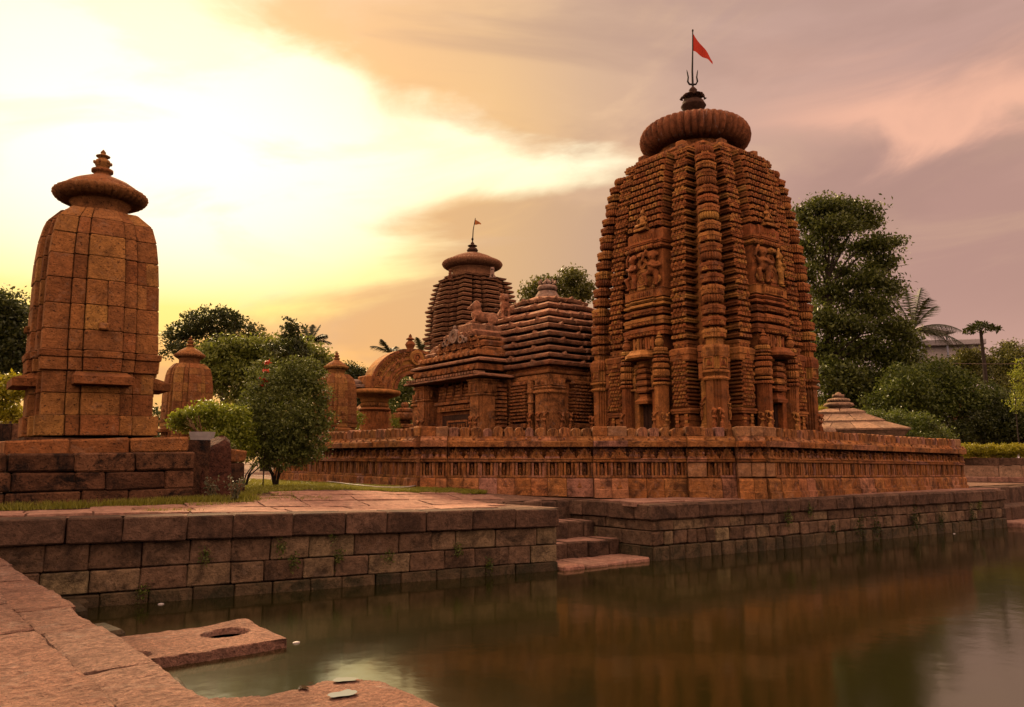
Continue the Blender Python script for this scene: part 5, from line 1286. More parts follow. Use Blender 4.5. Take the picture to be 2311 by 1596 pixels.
# ------------------------------------------------------------------ carved archway
def torana():
    cx, cy, zb = 17.45, 30.3, 1.3
    t = thing('carved_archway', (cx, cy, 0), 'carved sandstone arch on stout round pillars left of the hall', 'archway')
    k_ = 34.6 / 1767
    for s in (-1, 1):
        g = grp('pillar', t, (s * 1.72, 0, 0))
        mb = MB(); mb.lathe([(.62, zb - .3), (.60, 3.55), (.60, 3.6)], 16); put('shaft', mb.mesh('shaft', 'tower'), g)
        mb = MB(); mb.lathe([(.60, 3.5), (.63, 3.75), (.63, 4.05), (.60, 4.1)], 96, 0, 0, 24, .06); put('petal_ring', mb.mesh('petal_ring', 'tower'), g)
        mb = MB(); mb.lathe([(.62, 4.1), (.72, 4.18), (.66, 4.24), (.58, 4.27)], 24); put('ring_moulding', mb.mesh('ring_moulding', 'tower'), g)
        mb = MB(); mb.lathe([(.55, 4.27), (.62, 4.34), (.62, 4.42), (.56, 4.48)], 120, 0, 0, 36, .08); put('ribbed_band', mb.mesh('ribbed_band', 'tower'), g)
        mb = MB(); mb.lathe([(.56, 4.48), (.60, 4.55), (.62, 4.66), (.95, 4.78), (1.10, 4.84), (1.14, 4.92), (1.10, 5.0), (.9, 5.04), (.7, 5.05)], 30); put('capital_disc', mb.mesh('capital_disc', 'tower', True), g)
        mb = MB(); mb.cbox(-.62, -.42, 5.05, .62, .42, 5.62, .03); chaitya(mb, 0, -.42, 5.12, .5, .45, .06); put('impost', mb.mesh('impost', 'tower'), g)
        mb = MB(); mb.cbox(s * .62 if s > 0 else -1.35, -.28, 5.08, 1.35 if s > 0 else -.62, .28, 5.24, .03); mb.ell((s * .95, 0, 5.32), (.32, .2, .14), 10, 7); mb.tube([(s * 1.2, 0, 5.3), (s * 1.34, 0, 5.42), (s * 1.28, 0, 5.58), (s * 1.18, 0, 5.55)], [.1, .08, .06, .05]); put('makara', mb.mesh('makara', 'statue'), g)
    mb = MB(); n = 28; ro, ri = 2.15, .82; cz = 5.1
    rings = []
    for k in range(n + 1):
        a = PI * k / n; q = []
        rings.append([(r * math.cos(a), y, cz + r * math.sin(a) * .86) for r, y in ((ri, -.36), (ri, .36), (ro, .36), (ro, -.36))])
    mb.rings(rings); put('arch_ring', mb.mesh('arch_ring', 'tower'), t)
    mb = MB()
    for r, w in ((.92, .08), (1.30, .06), (1.62, .05), (2.08, .08)):
        rings = []
        for k in range(n * 2 + 1):
            a = PI * k / (n * 2); rings.append([(q * math.cos(a), y, cz + q * math.sin(a) * .86) for q, y in ((r - w, -.36), (r - w, -.43), (r + w, -.43), (r + w, -.36))])
        mb.rings(rings)
    put('arch_moulding', mb.mesh('arch_moulding', 'hall'), t)
    mb = MB()
    for k in range(34):
        a = PI * (k + .5) / 34
        ring_relief(mb, 1.85 * math.cos(a), -.36, cz + 1.85 * .86 * math.sin(a), .085, .05, 8); mb.ell((1.12 * math.cos(a), -.37, cz + 1.12 * .86 * math.sin(a)), (.06, .06, .07), 6, 5)
    put('scroll_relief', mb.mesh('scroll_relief', 'tower'), t)
    mb = MB(); ring_relief(mb, .1, -.40, cz + 1.45, .36, .12, 18); ring_relief(mb, .1, -.44, cz + 1.45, .22, .10, 14); mb.ell((.1, -.44, cz + 1.45), (.1, .08, .14)); put('arch_medallion', mb.mesh('arch_medallion', 'tower'), t)
    for x, z, r in ((-1.15, .95, .5), (-.7, 1.25, .3), (.95, 1.15, -.4)): put('figure', fig_cache(), t, (x, -.42, cz + z - .2), (0, r, 0), .62)
    mb = MB(); kalasha(mb, 0, 0, cz + ro * .86 - .05, .22, .8, 14); put('pot_finial', mb.mesh('pot_finial', 'tower', True), t)
_fc = []
def fig_cache():
    if not _fc: _fc.append(fig_lady('hall'))
    return _fc[0]
torana()
def votive():
    p = at(912, 1000, 33); t = thing('votive_shrine', (p.x, p.y, 1.3), 'miniature stepped stone shrine between the archway pillar and the hall', 'shrine')
    for k, (z, h, w) in enumerate(((0, 1.3, .66), (1.32, .16, .62), (1.50, .16, .60), (1.68, .16, .56), (1.86, .16, .50), (2.04, .2, .40), (2.26, .14, .26), (2.42, .3, .44), (2.74, .18, .3), (2.94, .22, .16))):
        mb = MB(); mb.mould(notched(w, w, .06, 2), [(0, -.04), (h * .25, 0), (h * .7, 0), (h, -.05)]); put('course', mb.mesh('course', 'hall'), t, (0, 0, z))
votive()

# ------------------------------------------------------------------ second tower far behind
def second_tower():
    p = at(1063, 1000, 50); px_, py_ = p.x, p.y
    t = thing('temple_tower', (px_, py_, 0), 'smaller brown temple tower far behind the stepped hall roof', 'temple')
    Z = lambda y: at(1063, y, 50).z
    a0 = 2.26
    RR = [(1, 1.0), (Z(830), 1.0), (Z(760), 1.0), (Z(700), .955), (Z(660), .865), (Z(640), .78), (Z(628), .62)]
    rf = lambda z: interp(z, RR)
    def outline():
        pts = []
        for q in range(4):
            c, s = math.cos(q * PI / 2), math.sin(q * PI / 2)
            for x, y in ((-1.0, -.98), (-.68, -.98), (-.66, -.80), (-.57, -.80), (-.55, -1.02), (-.36, -1.02), (-.34, -.84), (-.27, -.84), (-.26, -1.16), (.26, -1.16), (.27, -.84), (.34, -.84), (.36, -1.02), (.55, -1.02), (.57, -.80), (.66, -.80), (.68, -.98)):
                pts.append(((x * c - y * s) * a0, (x * s + y * c) * a0))
        return pts
    OL = outline(); z = 1.0; top = Z(628)
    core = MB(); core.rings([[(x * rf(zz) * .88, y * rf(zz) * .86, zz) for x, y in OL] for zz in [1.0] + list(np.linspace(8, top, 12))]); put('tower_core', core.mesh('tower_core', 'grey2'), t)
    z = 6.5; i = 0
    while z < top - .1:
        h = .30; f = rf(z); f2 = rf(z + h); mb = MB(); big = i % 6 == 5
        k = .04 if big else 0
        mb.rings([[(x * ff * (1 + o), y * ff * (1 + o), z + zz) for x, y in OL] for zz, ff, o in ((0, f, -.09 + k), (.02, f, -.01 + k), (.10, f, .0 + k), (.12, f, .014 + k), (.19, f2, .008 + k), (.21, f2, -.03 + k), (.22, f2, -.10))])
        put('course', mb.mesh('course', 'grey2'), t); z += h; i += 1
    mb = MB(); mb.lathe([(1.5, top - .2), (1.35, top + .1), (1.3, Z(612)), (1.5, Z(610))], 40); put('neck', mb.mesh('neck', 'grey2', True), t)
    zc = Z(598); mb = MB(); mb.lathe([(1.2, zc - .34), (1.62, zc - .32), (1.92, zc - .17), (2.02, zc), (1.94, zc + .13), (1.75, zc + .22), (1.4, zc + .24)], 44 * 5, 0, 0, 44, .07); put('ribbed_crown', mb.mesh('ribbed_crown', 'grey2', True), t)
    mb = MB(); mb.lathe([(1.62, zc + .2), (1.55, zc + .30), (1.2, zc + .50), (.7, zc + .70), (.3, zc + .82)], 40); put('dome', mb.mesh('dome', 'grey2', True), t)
    zk = Z(573); mb = MB(); kalasha(mb, 0, 0, zk - .15, .36, 1.0, 16); put('pot_finial', mb.mesh('pot_finial', 'dark', True), t)
    for px, s in ((1016, .8), (1111, 1.0)):
        q = at(px, 622, 48.6); l = thing('lion_statue', (q.x, q.y, Z(632) + .0), {1016: 'small seated figure on the left shoulder of the far tower', 1111: 'pale seated guardian figure under the crown of the far tower'}[px], 'statue', rz=-YAW); put('figure_body', SITL if px == 1111 else SITF, l, (0, 0, -.2), 0, .75 * s)
    q = at(980, 812, 48); l = thing('lion_statue', (q.x, q.y, q.z - .8), 'brown lion carving jutting from the lower left side of the far tower', 'statue', rz=-YAW); put('lion_body', SITF, l, (0, 0, 0), 0, 1.5)
    f = thing('flagpole', (px_, py_, zk + .8), 'tiny brown pennant on a thin leaning pole over the far tower', 'flag')
    mb = MB(); mb.tube([(0, 0, -.1), RT * .04 + Vector((0, 0, .8)), RT * .18 + Vector((0, 0, 1.65))], [.05, .035, .025]); mb.ell((0, 0, .2), (.08, .08, .1)); put('pole', mb.mesh('pole', 'iron'), f)
    vs = []; fs = []
    for i in range(9):
        u = i / 8; p1 = RT * (.17 + u * .42) + FW * (.05 * math.sin(u * 7)) + Vector((0, 0, 1.58 - .32 * u)); p2 = RT * (.13 + u * .42) + FW * (.05 * math.sin(u * 7)) + Vector((0, 0, 1.2 + .02 * u)); vs += [tuple(p1), tuple(p2)]
    for i in range(8): fs.append((2 * i, 2 * i + 1, 2 * i + 3, 2 * i + 2))
    put('pennant', MB().add(vs, fs).mesh('pennant', 'flag2', True, False), f)
second_tower()

# ------------------------------------------------------------------ well pavilion roof behind the carved wall
def pavilion():
    p = at(1898, 1000, 26.5); t = thing('well_pavilion', (p.x, p.y, 0), 'pale stone pavilion with a tiered pyramid roof behind the carved wall at right', 'pavilion', rz=.55)
    Z = lambda y: at(1898, y, 26.5).z
    put('walls', MB().box(-1.5, -1.5, 1.0, 1.5, 1.5, 3.0).mesh('walls', 'hall'), t)
    def tier(z0, z1, r0, r1, n, nm):
        for q in range(4):
            a = q * PI / 2
            for k in range(n):
                u0, u1 = -1 + 2 * k / n, -1 + 2 * (k + 1) / n; g = .012
                mb = MB(); mb.rings([[(u0 * r0 + g, -r0, z0 - .06), (u1 * r0 - g, -r0, z0 - .06), (u1 * r1 - g, -r1, z1 - .06), (u0 * r1 + g, -r1, z1 - .06)], [(u0 * r0 + g, -r0 - .0, z0), (u1 * r0 - g, -r0, z0), (u1 * r1 - g, -r1, z1 + R.uniform(-.01, .01)), (u0 * r1 + g, -r1, z1)]])
                put('roof_slab', mb.mesh('roof_slab', 'pale'), t, (0, 0, 0), a)
        put('tier_core', MB().rings([[(x * s, y * s, z) for x, y in rect(1, 1)] for z, s in ((z0 - .3, r0 - .2), (z0 - .05, r0 - .03), (z1 - .07, r1 - .03))]).mesh('tier_core', 'pale'), t)
    tier(Z(972), Z(955), 1.95, 1.25, 5, 'a'); tier(Z(953), Z(932), 1.30, .62, 3, 'b'); tier(Z(932), Z(924), .78, .45, 2, 'c')
    mb = MB(); mb.lathe([(.36, Z(925)), (.34, Z(920)), (.5, Z(916)), (.46, Z(911)), (.30, Z(908))], 24); put('bell', mb.mesh('bell', 'pale', True), t)
    mb = MB(); mb.lathe([(.2, Z(908)), (.36, Z(907)), (.38, Z(904)), (.34, Z(901)), (.22, Z(899))], 100, 0, 0, 25, .08); put('ribbed_disc', mb.mesh('ribbed_disc', 'pale'), t)
    mb = MB(); mb.lathe([(.14, Z(899)), (.20, Z(895)), (.19, Z(891)), (.10, Z(890)), (.08, Z(887)), (.005, Z(885))], 16); put('finial', mb.mesh('finial', 'pale', True), t)
    p = at(1868, 985, 24.5); t = thing('round_stone', p, 'small round-topped stone beside the pavilion roof', 'stone'); put('stone', MB().ell((0, 0, .12), (.32, .25, .2), 12, 8).mesh('stone', 'pale', True), t)
pavilion()

# ------------------------------------------------------------------ vegetation
def leaves_mesh(name, mat, pts, size, asp=.45, up=.35, seed=0, fold=.25):
    rg = np.random.default_rng(seed); P = np.asarray(pts, dtype=np.float64); n = len(P)
    d = rg.normal(size=(n, 3)); d[:, 2] -= .25; d /= np.linalg.norm(d, axis=1)[:, None]
    nn = rg.normal(size=(n, 3)) + np.array([0, 0, up * 3]); nn -= (nn * d).sum(1)[:, None] * d; nn /= np.linalg.norm(nn, axis=1)[:, None]
    s = np.cross(d, nn); L = (size * rg.uniform(.6, 1.3, n))[:, None]
    v = np.empty((n, 4, 3)); v[:, 0] = P - d * L * .5; v[:, 1] = P + s * L * asp * .5 + nn * L * fold * .3; v[:, 2] = P + d * L * .5; v[:, 3] = P - s * L * asp * .5 + nn * L * fold * .3
    me = bpy.data.meshes.new(name); me.vertices.add(n * 4); me.vertices.foreach_set('co', v.reshape(-1)); me.loops.add(n * 4); me.loops.foreach_set('vertex_index', np.arange(n * 4, dtype=np.int32))
    me.polygons.add(n); me.polygons.foreach_set('loop_start', np.arange(0, n * 4, 4, dtype=np.int32)); me.polygons.foreach_set('loop_total', np.full(n, 4, dtype=np.int32)); me.update(calc_edges=True); me.validate()
    me.materials.append(M[mat]); return me
def blob_pts(blobs, n, rg, shell=.75, clump=0, cr=.25):
    """points spread through ellipsoids (centre, radii); denser towards the outside; optional small clumps"""
    vol = np.array([b[1][0] * b[1][1] + b[1][1] * b[1][2] + b[1][0] * b[1][2] for b in blobs]); vol = vol / vol.sum(); out = []
    for (c, r), f in zip(blobs, vol):
        m = max(8, int(n * f))
        if clump:
            k = max(3, int(m / clump)); q = rg.normal(size=(k, 3)); q /= np.linalg.norm(q, axis=1)[:, None]; q *= (rg.uniform(0, 1, k) ** (1 - shell))[:, None]
            q = q * np.array(r) + np.array(c); w = np.clip(rg.normal(size=(k, clump, 3)), -1.5, 1.5) * np.array([1, 1, .55]) * (cr * rg.uniform(.5, 1.3, k))[:, None, None]
            out.append((q[:, None, :] + w).reshape(-1, 3))
        else:
            q = rg.normal(size=(m, 3)); q /= np.linalg.norm(q, axis=1)[:, None]; q *= (rg.uniform(0, 1, m) ** (1 - shell))[:, None]; out.append(q * np.array(r) + np.array(c))
    return np.concatenate(out)
def px_blobs(dep, specs, depth_k=.8, wob=1.0, seed=1):
    """specs: (px, py, rx, ry) ellipses of the outline seen, given a distance -> solid ellipsoids around there"""
    rg = random.Random(seed); k = dep / 1767; res = []
    for (px, py, rx, ry) in specs:
        c = at(px, py, dep + rg.uniform(-.6, .6) * rx * k * wob); res.append(((c.x, c.y, c.z), (rx * k, rx * k * depth_k, ry * k)))
    return res
def tree(name, label, cat, dep, specs, mat, n, size, trunk=None, group=None, clump=14, cr=.3, asp=.5, seed=1, limbs=True, shell=.62, part='crown', up=.35):
    if dep >= 33:
        K = 2.0; dep *= K; size *= K; cr *= K
        if trunk: trunk = (trunk[0], trunk[1] * K)
    bl = px_blobs(dep, specs, seed=seed); rg = np.random.default_rng(seed)
    cx = sum(b[0][0] for b in bl) / len(bl); cy = sum(b[0][1] for b in bl) / len(bl); zb = 1.0
    if trunk: q = at(trunk[0], 1000, dep); cx, cy = q.x, q.y
    t = thing(name, (cx, cy, zb), label, cat, group)
    if dep > 25: n = int(n * 2.6); size *= .58; clump = 30
    pts = blob_pts(bl, n, rg, shell, clump, cr) - np.array([cx, cy, zb])
    me = leaves_mesh(part, mat, pts, size, asp, up, seed); put(part, me, t)
    if trunk:
        mb = MB(); zc = max(b[0][2] for b in bl) - zb; r0 = trunk[1]
        top = Vector((0, 0, zc * .75)); mb.tube([(0, 0, -.4), (r0 * .4, 0, zc * .2), (r0 * .2, r0 * .5, zc * .45), top], [r0, r0 * .8, r0 * .65, r0 * .35], 8)
        put('trunk', mb.mesh('trunk', 'bark'), t)
        if limbs:
            mb = MB(); rr = random.Random(seed)
            for b in bl:
                for _ in range(1):
                    e = Vector(b[0]) - Vector((cx, cy, zb)) + Vector((rr.uniform(-.5, .5) * b[1][0], rr.uniform(-.5, .5) * b[1][1], rr.uniform(-.3, .3) * b[1][2])); s = Vector((0, 0, min(zc * .72, max(zc * .2, e.z * .8))))
                    m_ = (s + e) / 2 + Vector((0, 0, .12 * (e - s).length)); mb.tube([s, m_, e], [r0 * .16, r0 * .11, r0 * .03], 5)
            tag(put('limbs', mb.mesh('limb', 'bark'), t), kind='stuff')
    return t

tree('tree', 'dark tree at the left picture edge behind the tall left shrine', 'tree', 38, [(-40, 720, 70, 60), (20, 700, 45, 50), (40, 790, 40, 60), (-30, 830, 90, 70), (10, 770, 50, 60), (45, 850, 30, 40)], 'gdark', 9000, .34, (10, .35), 'trees around the temples', cr=.45, seed=3)
tree('shrub', 'yellow green shrub low at the left picture edge', 'shrub', 24, [(0, 930, 40, 22), (40, 940, 25, 20), (-40, 930, 40, 25), (10, 880, 40, 40), (45, 875, 22, 30)], 'gyell', 3500, .15, None, 'shrubs', cr=.14, seed=4)
tree('rain_tree', 'spreading flat crowned tree against the yellow sky right of the tall left shrine', 'tree', 50, [(480, 722, 70, 24), (440, 748, 70, 20), (545, 745, 50, 26), (500, 708, 24, 14), (400, 762, 40, 14), (590, 770, 26, 16), (520, 775, 60, 20), (450, 790, 70, 20), (640, 780, 26, 14), (383, 790, 20, 26), (435, 715, 16, 10), (530, 712, 16, 12)], 'gdark', 5200, .36, (500, .4), 'trees around the temples', cr=.24, seed=5, asp=.5)
tree('broadleaf_tree', 'bright green broadleaf tree behind the round dark shrub', 'tree', 33, [(520, 800, 55, 40), (590, 800, 60, 40), (660, 800, 55, 45), (705, 815, 38, 36), (480, 850, 40, 50), (560, 860, 70, 50), (640, 860, 70, 50), (735, 830, 22, 28), (470, 800, 30, 26), (610, 910, 80, 50)], 'gbroad', 13000, .30, (600, .25), 'trees around the temples', cr=.30, seed=6)
tree('sapling', 'thin dark sapling rising above the broadleaf tree against the sky', 'tree', 26, [(655, 725, 10, 20), (648, 750, 18, 14), (668, 748, 14, 16), (655, 775, 26, 16), (640, 790, 20, 14), (680, 785, 18, 16), (660, 800, 34, 14), (612, 785, 14, 12)], 'gdark', 900, .22, (655, .05), 'trees around the temples', clump=8, cr=.12, seed=7)
tree('shrub', 'large round dark shrub with many thin stems on the grass', 'shrub', 19.3, [(640, 930, 96, 105), (600, 850, 40, 40), (680, 850, 50, 50), (725, 890, 22, 36), (590, 985, 52, 70), (690, 990, 52, 60), (560, 920, 26, 50), (640, 1020, 70, 40), (735, 955, 14, 30)], 'gshrub', 26000, .085, None, 'shrubs', clump=16, cr=.10, seed=8, shell=.72)
def shrub_stems():
    for px, py, lab in ((622, 1098, 'fan of bare stems under the round dark shrub, right one'), (552, 1092, 'fan of bare stems under the round dark shrub, left one beside the corner block')):
        p = at(px, py, 19.3); z = ground_z(p.x, p.y); rr = random.Random(px); t = thing('stem_clump', (p.x, p.y, z), lab, 'stems', 'stems under the shrub')
        for k in range(9):
            e = Vector((rr.uniform(-.45, .5), rr.uniform(-.4, .4), rr.uniform(.5, .8))); mb = MB(); b = Vector((rr.uniform(-.05, .05), rr.uniform(-.05, .05), -.05))
            mb.tube([b, b + Vector((e.x * .25, e.y * .25, e.z * .5)), e], [.022, .018, .01], 5); put('stem', mb.mesh('stem', 'bark'), t)
shrub_stems()
tree('shrub', 'bright light green bush between the tall left shrine and the dark round shrub', 'shrub', 18.0, [(430, 950, 45, 30), (490, 945, 50, 36), (530, 960, 40, 45), (465, 925, 30, 22), (500, 995, 60, 30), (405, 955, 22, 22), (550, 1000, 26, 40)], 'glight', 11000, .085, None, 'shrubs', clump=12, cr=.09, seed=9)
tree('shrub', 'olive shrub strip above the corner block left of the dark round shrub', 'shrub', 16.6, [(522, 1035, 16, 26), (528, 1065, 14, 30)], 'gfar', 900, .07, None, 'shrubs', cr=.07, seed=19)
tree('flowering_sapling', 'sapling with a few coral red leaves sticking up above the round shrub', 'tree', 18.6, [(597, 845, 6, 24), (594, 862, 7, 8), (604, 822, 3, 8)], 'red', 60, .11, (597, .02), None, clump=5, cr=.05, seed=10, limbs=False)
tree('tree', 'dark small leaved tree just right of the small doorway shrine', 'tree', 42, [(800, 850, 26, 26), (785, 830, 12, 12), (812, 880, 24, 50), (800, 930, 30, 40), (770, 900, 20, 60)], 'gdark', 4500, .26, (800, .2), 'trees around the temples', cr=.3, seed=11)
tree('tree', 'bushy tree with sky gaps behind the stepped hall roof', 'tree', 46, [(1290, 625, 34, 24), (1240, 650, 46, 24), (1300, 665, 40, 26), (1200, 655, 22, 22), (1325, 655, 18, 24), (1250, 690, 60, 20), (1195, 690, 20, 30)], 'gfar', 3800, .36, (1260, .3), 'trees around the temples', cr=.30, seed=12)
tree('tall_tree', 'tall dark tree with open branches close right of the tall tower', 'tree', 38, [(1860, 470, 50, 22), (1815, 495, 36, 30), (1915, 475, 46, 20), (1950, 500, 40, 20), (1880, 515, 60, 20), (1970, 465, 14, 8), (1985, 548, 44, 16), (2024, 545, 16, 7), (1940, 560, 30, 14), (1820, 560, 30, 26), (1985, 590, 44, 22), (1815, 615, 34, 22), (1955, 632, 50, 22), (2005, 650, 30, 20), (1870, 660, 60, 24), (1960, 690, 64, 24), (1850, 710, 40, 26), (1900, 735, 70, 24), (2005, 735, 50, 24), (2045, 765, 34, 22), (1880, 560, 34, 14), (1900, 610, 30, 16), (1850, 590, 24, 14), (1860, 790, 50, 30), (1950, 790, 70, 30), (2030, 805, 56, 30), (1890, 850, 70, 40), (1980, 860, 80, 40), (2050, 860, 50, 36), (1890, 920, 70, 40), (1970, 920, 70, 36)], 'gtall', 25000, .34, (1890, .42), 'trees around the temples', cr=.36, seed=13)
def dead_branch():
    p = at(1990, 640, 76); t = thing('bare_branch', p, 'bare grey twigs poking out right of the tall dark tree', 'branch'); rr = random.Random(4)
    for k in range(5):
        mb = MB(); e = RT * rr.uniform(.6, 1.2) + Vector((0, 0, rr.uniform(-.5, .7))); q = Vector((0, 0, rr.uniform(-.6, .8))); mb.tube([q, q + e * .5 + Vector((0, 0, .12)), q + e, q + e * 1.25 - Vector((0, 0, .08))], [.03, .022, .014, .006], 5)
        put('twig', mb.mesh('twig', 'bark'), t)
    t.scale = (2, 2, 2)
dead_branch()
def palm(dep, px, py, rad_px, nf, label, seed, trunk_px=None, bias=None, group='coconut palms'):
    dep *= 1.9; c = at(px, py, dep); rr = random.Random(seed); k = dep / 1767; t = thing('coconut_palm', (c.x, c.y, 1.0), label, 'palm tree', group)
    mb = MB(); mb.tube([(0, 0, -.3), (.1, .05, (c.z - 1) * .5), (0, 0, c.z - 1)], [.35, .27, .22], 8); put('trunk', mb.mesh('trunk', 'bark'), t)
    for f in range(nf):
        a = 2 * PI * f / nf + rr.uniform(-.3, .3); el = rr.uniform(-.1, 1.2); L = rad_px * k * rr.uniform(.8, 1.15)
        if bias: a, el = bias[f % len(bias)]
        d = RT * math.cos(a) + FW * math.sin(a) * .8; mb = MB(); pts = []
        for i in range(9):
            u = i / 8; pts.append(d * (L * u * math.cos(el) * (1 - .1 * u)) + Vector((0, 0, c.z - 1 + L * (u * math.sin(el) - .50 * u * u * (1.0 - .35 * el)))))
        mb.tube(pts, [.06 - .005 * i for i in range(9)], 4)
        for i in range(34):
            u = .12 + .88 * i / 34; q = u * 8; i0 = min(7, int(q)); p = pts[i0].lerp(pts[i0 + 1], q - i0); tg = (pts[i0 + 1] - pts[i0]).normalized(); sd = tg.cross(Vector((0, 0, 1))).normalized()
            ll = L * .30 * math.sin(PI * (.12 + .85 * u)) + .05
            for s in (-1, 1):
                e = p + sd * s * ll * .7 + tg * ll * .55 + Vector((0, 0, -ll * rr.uniform(.25, .6))); w = tg * .06
                mb.add([p - w, p + w, e], [(0, 1, 2)])
        put('frond', mb.mesh('frond', 'palm', fix=False), t)
palm(44, 700, 775, 62, 9, 'coconut palm with drooping fronds above the broadleaf tree', 2, bias=[(.2, .9), (.1, .45), (.4, 1.2), (PI - .5, .9), (2.6, 1.2), (-.4, .7), (1.5, 1.3), (-1.5, .6), (.0, .7)])
palm(58, 882, 800, 62, 10, 'coconut palm right behind the carved archway finial', 3)
palm(60, 950, 795, 56, 9, 'coconut palm half hidden by the left edge of the far tower', 4)
palm(46, 2062, 745, 132, 9, 'coconut palm with one frond sweeping right beside the tall dark tree', 5, bias=[(PI / 2, 1.35), (.5, 1.3), (.15, .95), (-.05, .42), (2.4, 1.2), (PI, .9), (-1.5, .9), (.1, .1), (-.4, .05)])
def papaya():
    c = at(2213, 745, 84); t = thing('papaya_tree', (c.x, c.y, 1.0), 'umbrella shaped papaya tree on a thin trunk at far right', 'tree', 'trees around the temples')
    b = at(2222, 830, 84) - Vector((c.x, c.y, 1.0)); mb = MB(); mb.tube([b + Vector((0, 0, -3)), b, (0, 0, c.z - 1)], [.27, .22, .16], 8); put('trunk', mb.mesh('trunk', 'bark'), t)
    rg = np.random.default_rng(2); pts = []
    for k in range(46):
        a = k * 2.4; r = 1.70 * math.sqrt((k + .5) / 46); pts.append((r * math.cos(a), r * math.sin(a), c.z - 1 + .65 - .26 * r ** 2))
    pts = np.array(pts); P = (pts[:, None, :] + rg.normal(size=(46, 12, 3)) * np.array([.19, .19, .14])).reshape(-1, 3)
    put('crown', leaves_mesh('crown', 'gdark', P, .42, .5, .8, 2), t)
papaya()
tree('shrub', 'wide mid green bush under the coconut palm at right', 'shrub', 34, [(2050, 880, 70, 60), (2110, 850, 50, 40), (2000, 920, 60, 40), (2120, 910, 60, 50), (2180, 895, 50, 36), (2080, 845, 40, 24), (2240, 905, 60, 40), (2150, 860, 50, 26), (2060, 930, 80, 50)], 'gmid', 14000, .24, None, 'shrubs', cr=.24, seed=21)
tree('shrub', 'glossy leafy bush right behind the pavilion roof', 'shrub', 29, [(2020, 955, 60, 34), (2075, 965, 50, 30), (1975, 955, 40, 26), (2110, 985, 50, 26), (2040, 990, 80, 20)], 'gmid', 8000, .17, None, 'shrubs', cr=.16, seed=22)
tree('shrub', 'dark bush above the clipped yellow hedge at right edge', 'shrub', 33, [(2200, 960, 60, 46), (2270, 940, 60, 50), (2250, 985, 70, 30), (2320, 960, 50, 50), (2160, 985, 40, 36)], 'gdark', 11000, .20, None, 'shrubs', cr=.2, seed=23)
tree('tree', 'feathery low tree at the right picture edge below the sky', 'tree', 44, [(2200, 830, 50, 34), (2260, 820, 40, 30), (2300, 830, 40, 40), (2150, 840, 40, 30), (2240, 870, 70, 40), (2310, 880, 40, 50), (2185, 800, 30, 16), (2280, 790, 30, 18)], 'gfar', 9000, .28, (2270, .2), 'trees around the temples', cr=.32, seed=24)
tree('young_tree', 'young tree with bright yellow green leaves at the right picture edge', 'tree', 32.9, [(2296, 850, 14, 30), (2300, 890, 16, 36), (2290, 920, 12, 20), (2308, 830, 10, 20)], 'glight', 500, .17, (2300, .04), 'trees around the temples', clump=6, cr=.16, seed=25)
tree('shrub', 'yellow speckled bush squeezed between the tall tower and the pavilion roof', 'shrub', 29, [(1862, 930, 16, 16), (1856, 950, 12, 12)], 'gyell', 600, .12, None, 'shrubs', cr=.1, seed=26)
tree('hedge', 'clipped yellow green hedge on top of the tan wall at right', 'hedge', 32.8, [(2180 + 28 * k, 1018, 24, 16) for k in range(7)], 'gyell', 9000, .12, None, None, cr=.10, seed=27)
tree('shrub', 'dark undergrowth between archway and far shrines', 'shrub', 46, [(830, 930, 40, 40), (880, 930, 60, 40), (930, 920, 40, 50), (905, 885, 34, 34), (925, 865, 26, 26)], 'gmid', 5200, .26, None, 'shrubs', cr=.3, seed=28)
tree('shrub', 'small bright plant beside the archway pillar foot', 'shrub', 31.5, [(808, 950, 14, 22), (893, 955, 9, 18)], 'glight', 500, .13, None, 'shrubs', cr=.1, seed=29)
def treeline():
    rg = np.random.default_rng(31); bl = []
    rr = random.Random(6)
    for px in range(-300, 2700, 55):
        bl += px_blobs(185 + rr.uniform(-20, 20), [(px, 965 - rr.uniform(0, 20), 60, 50), (px + 20, 1005, 60, 40)], seed=px)
    pts = blob_pts(bl, 60000, rg, .6, 24, 1.4)
    bk = []
    for k in range(46):                       # unseen trees added behind the camera to block low sky light
        a = YAW + math.radians(62 + 236 * k / 45); d = rr.uniform(34, 44); r = rr.uniform(3.2, 5); x, y = math.sin(a) * d + 6, math.cos(a) * d - 6
        if math.hypot(x, y) > 24: bk.append(((x, y, rr.uniform(3, 6.5)), (r, r, rr.uniform(3.5, 5))))
    pb = blob_pts(bk, 26000, rg, .6, 20, .8)
    tag(put('light_block_trees', leaves_mesh('light_block_trees', 'gdark', pb, .9, .6, .35, 10)), 'added belt of unseen trees behind the camera, dimming the low sky light', 'trees', kind='stuff')
    tag(put('treeline', leaves_mesh('treeline', 'gdark', pts, .95, .5, .35, 9)), 'dark belt of far trees closing the view behind the temples', 'trees', kind='stuff')
treeline()

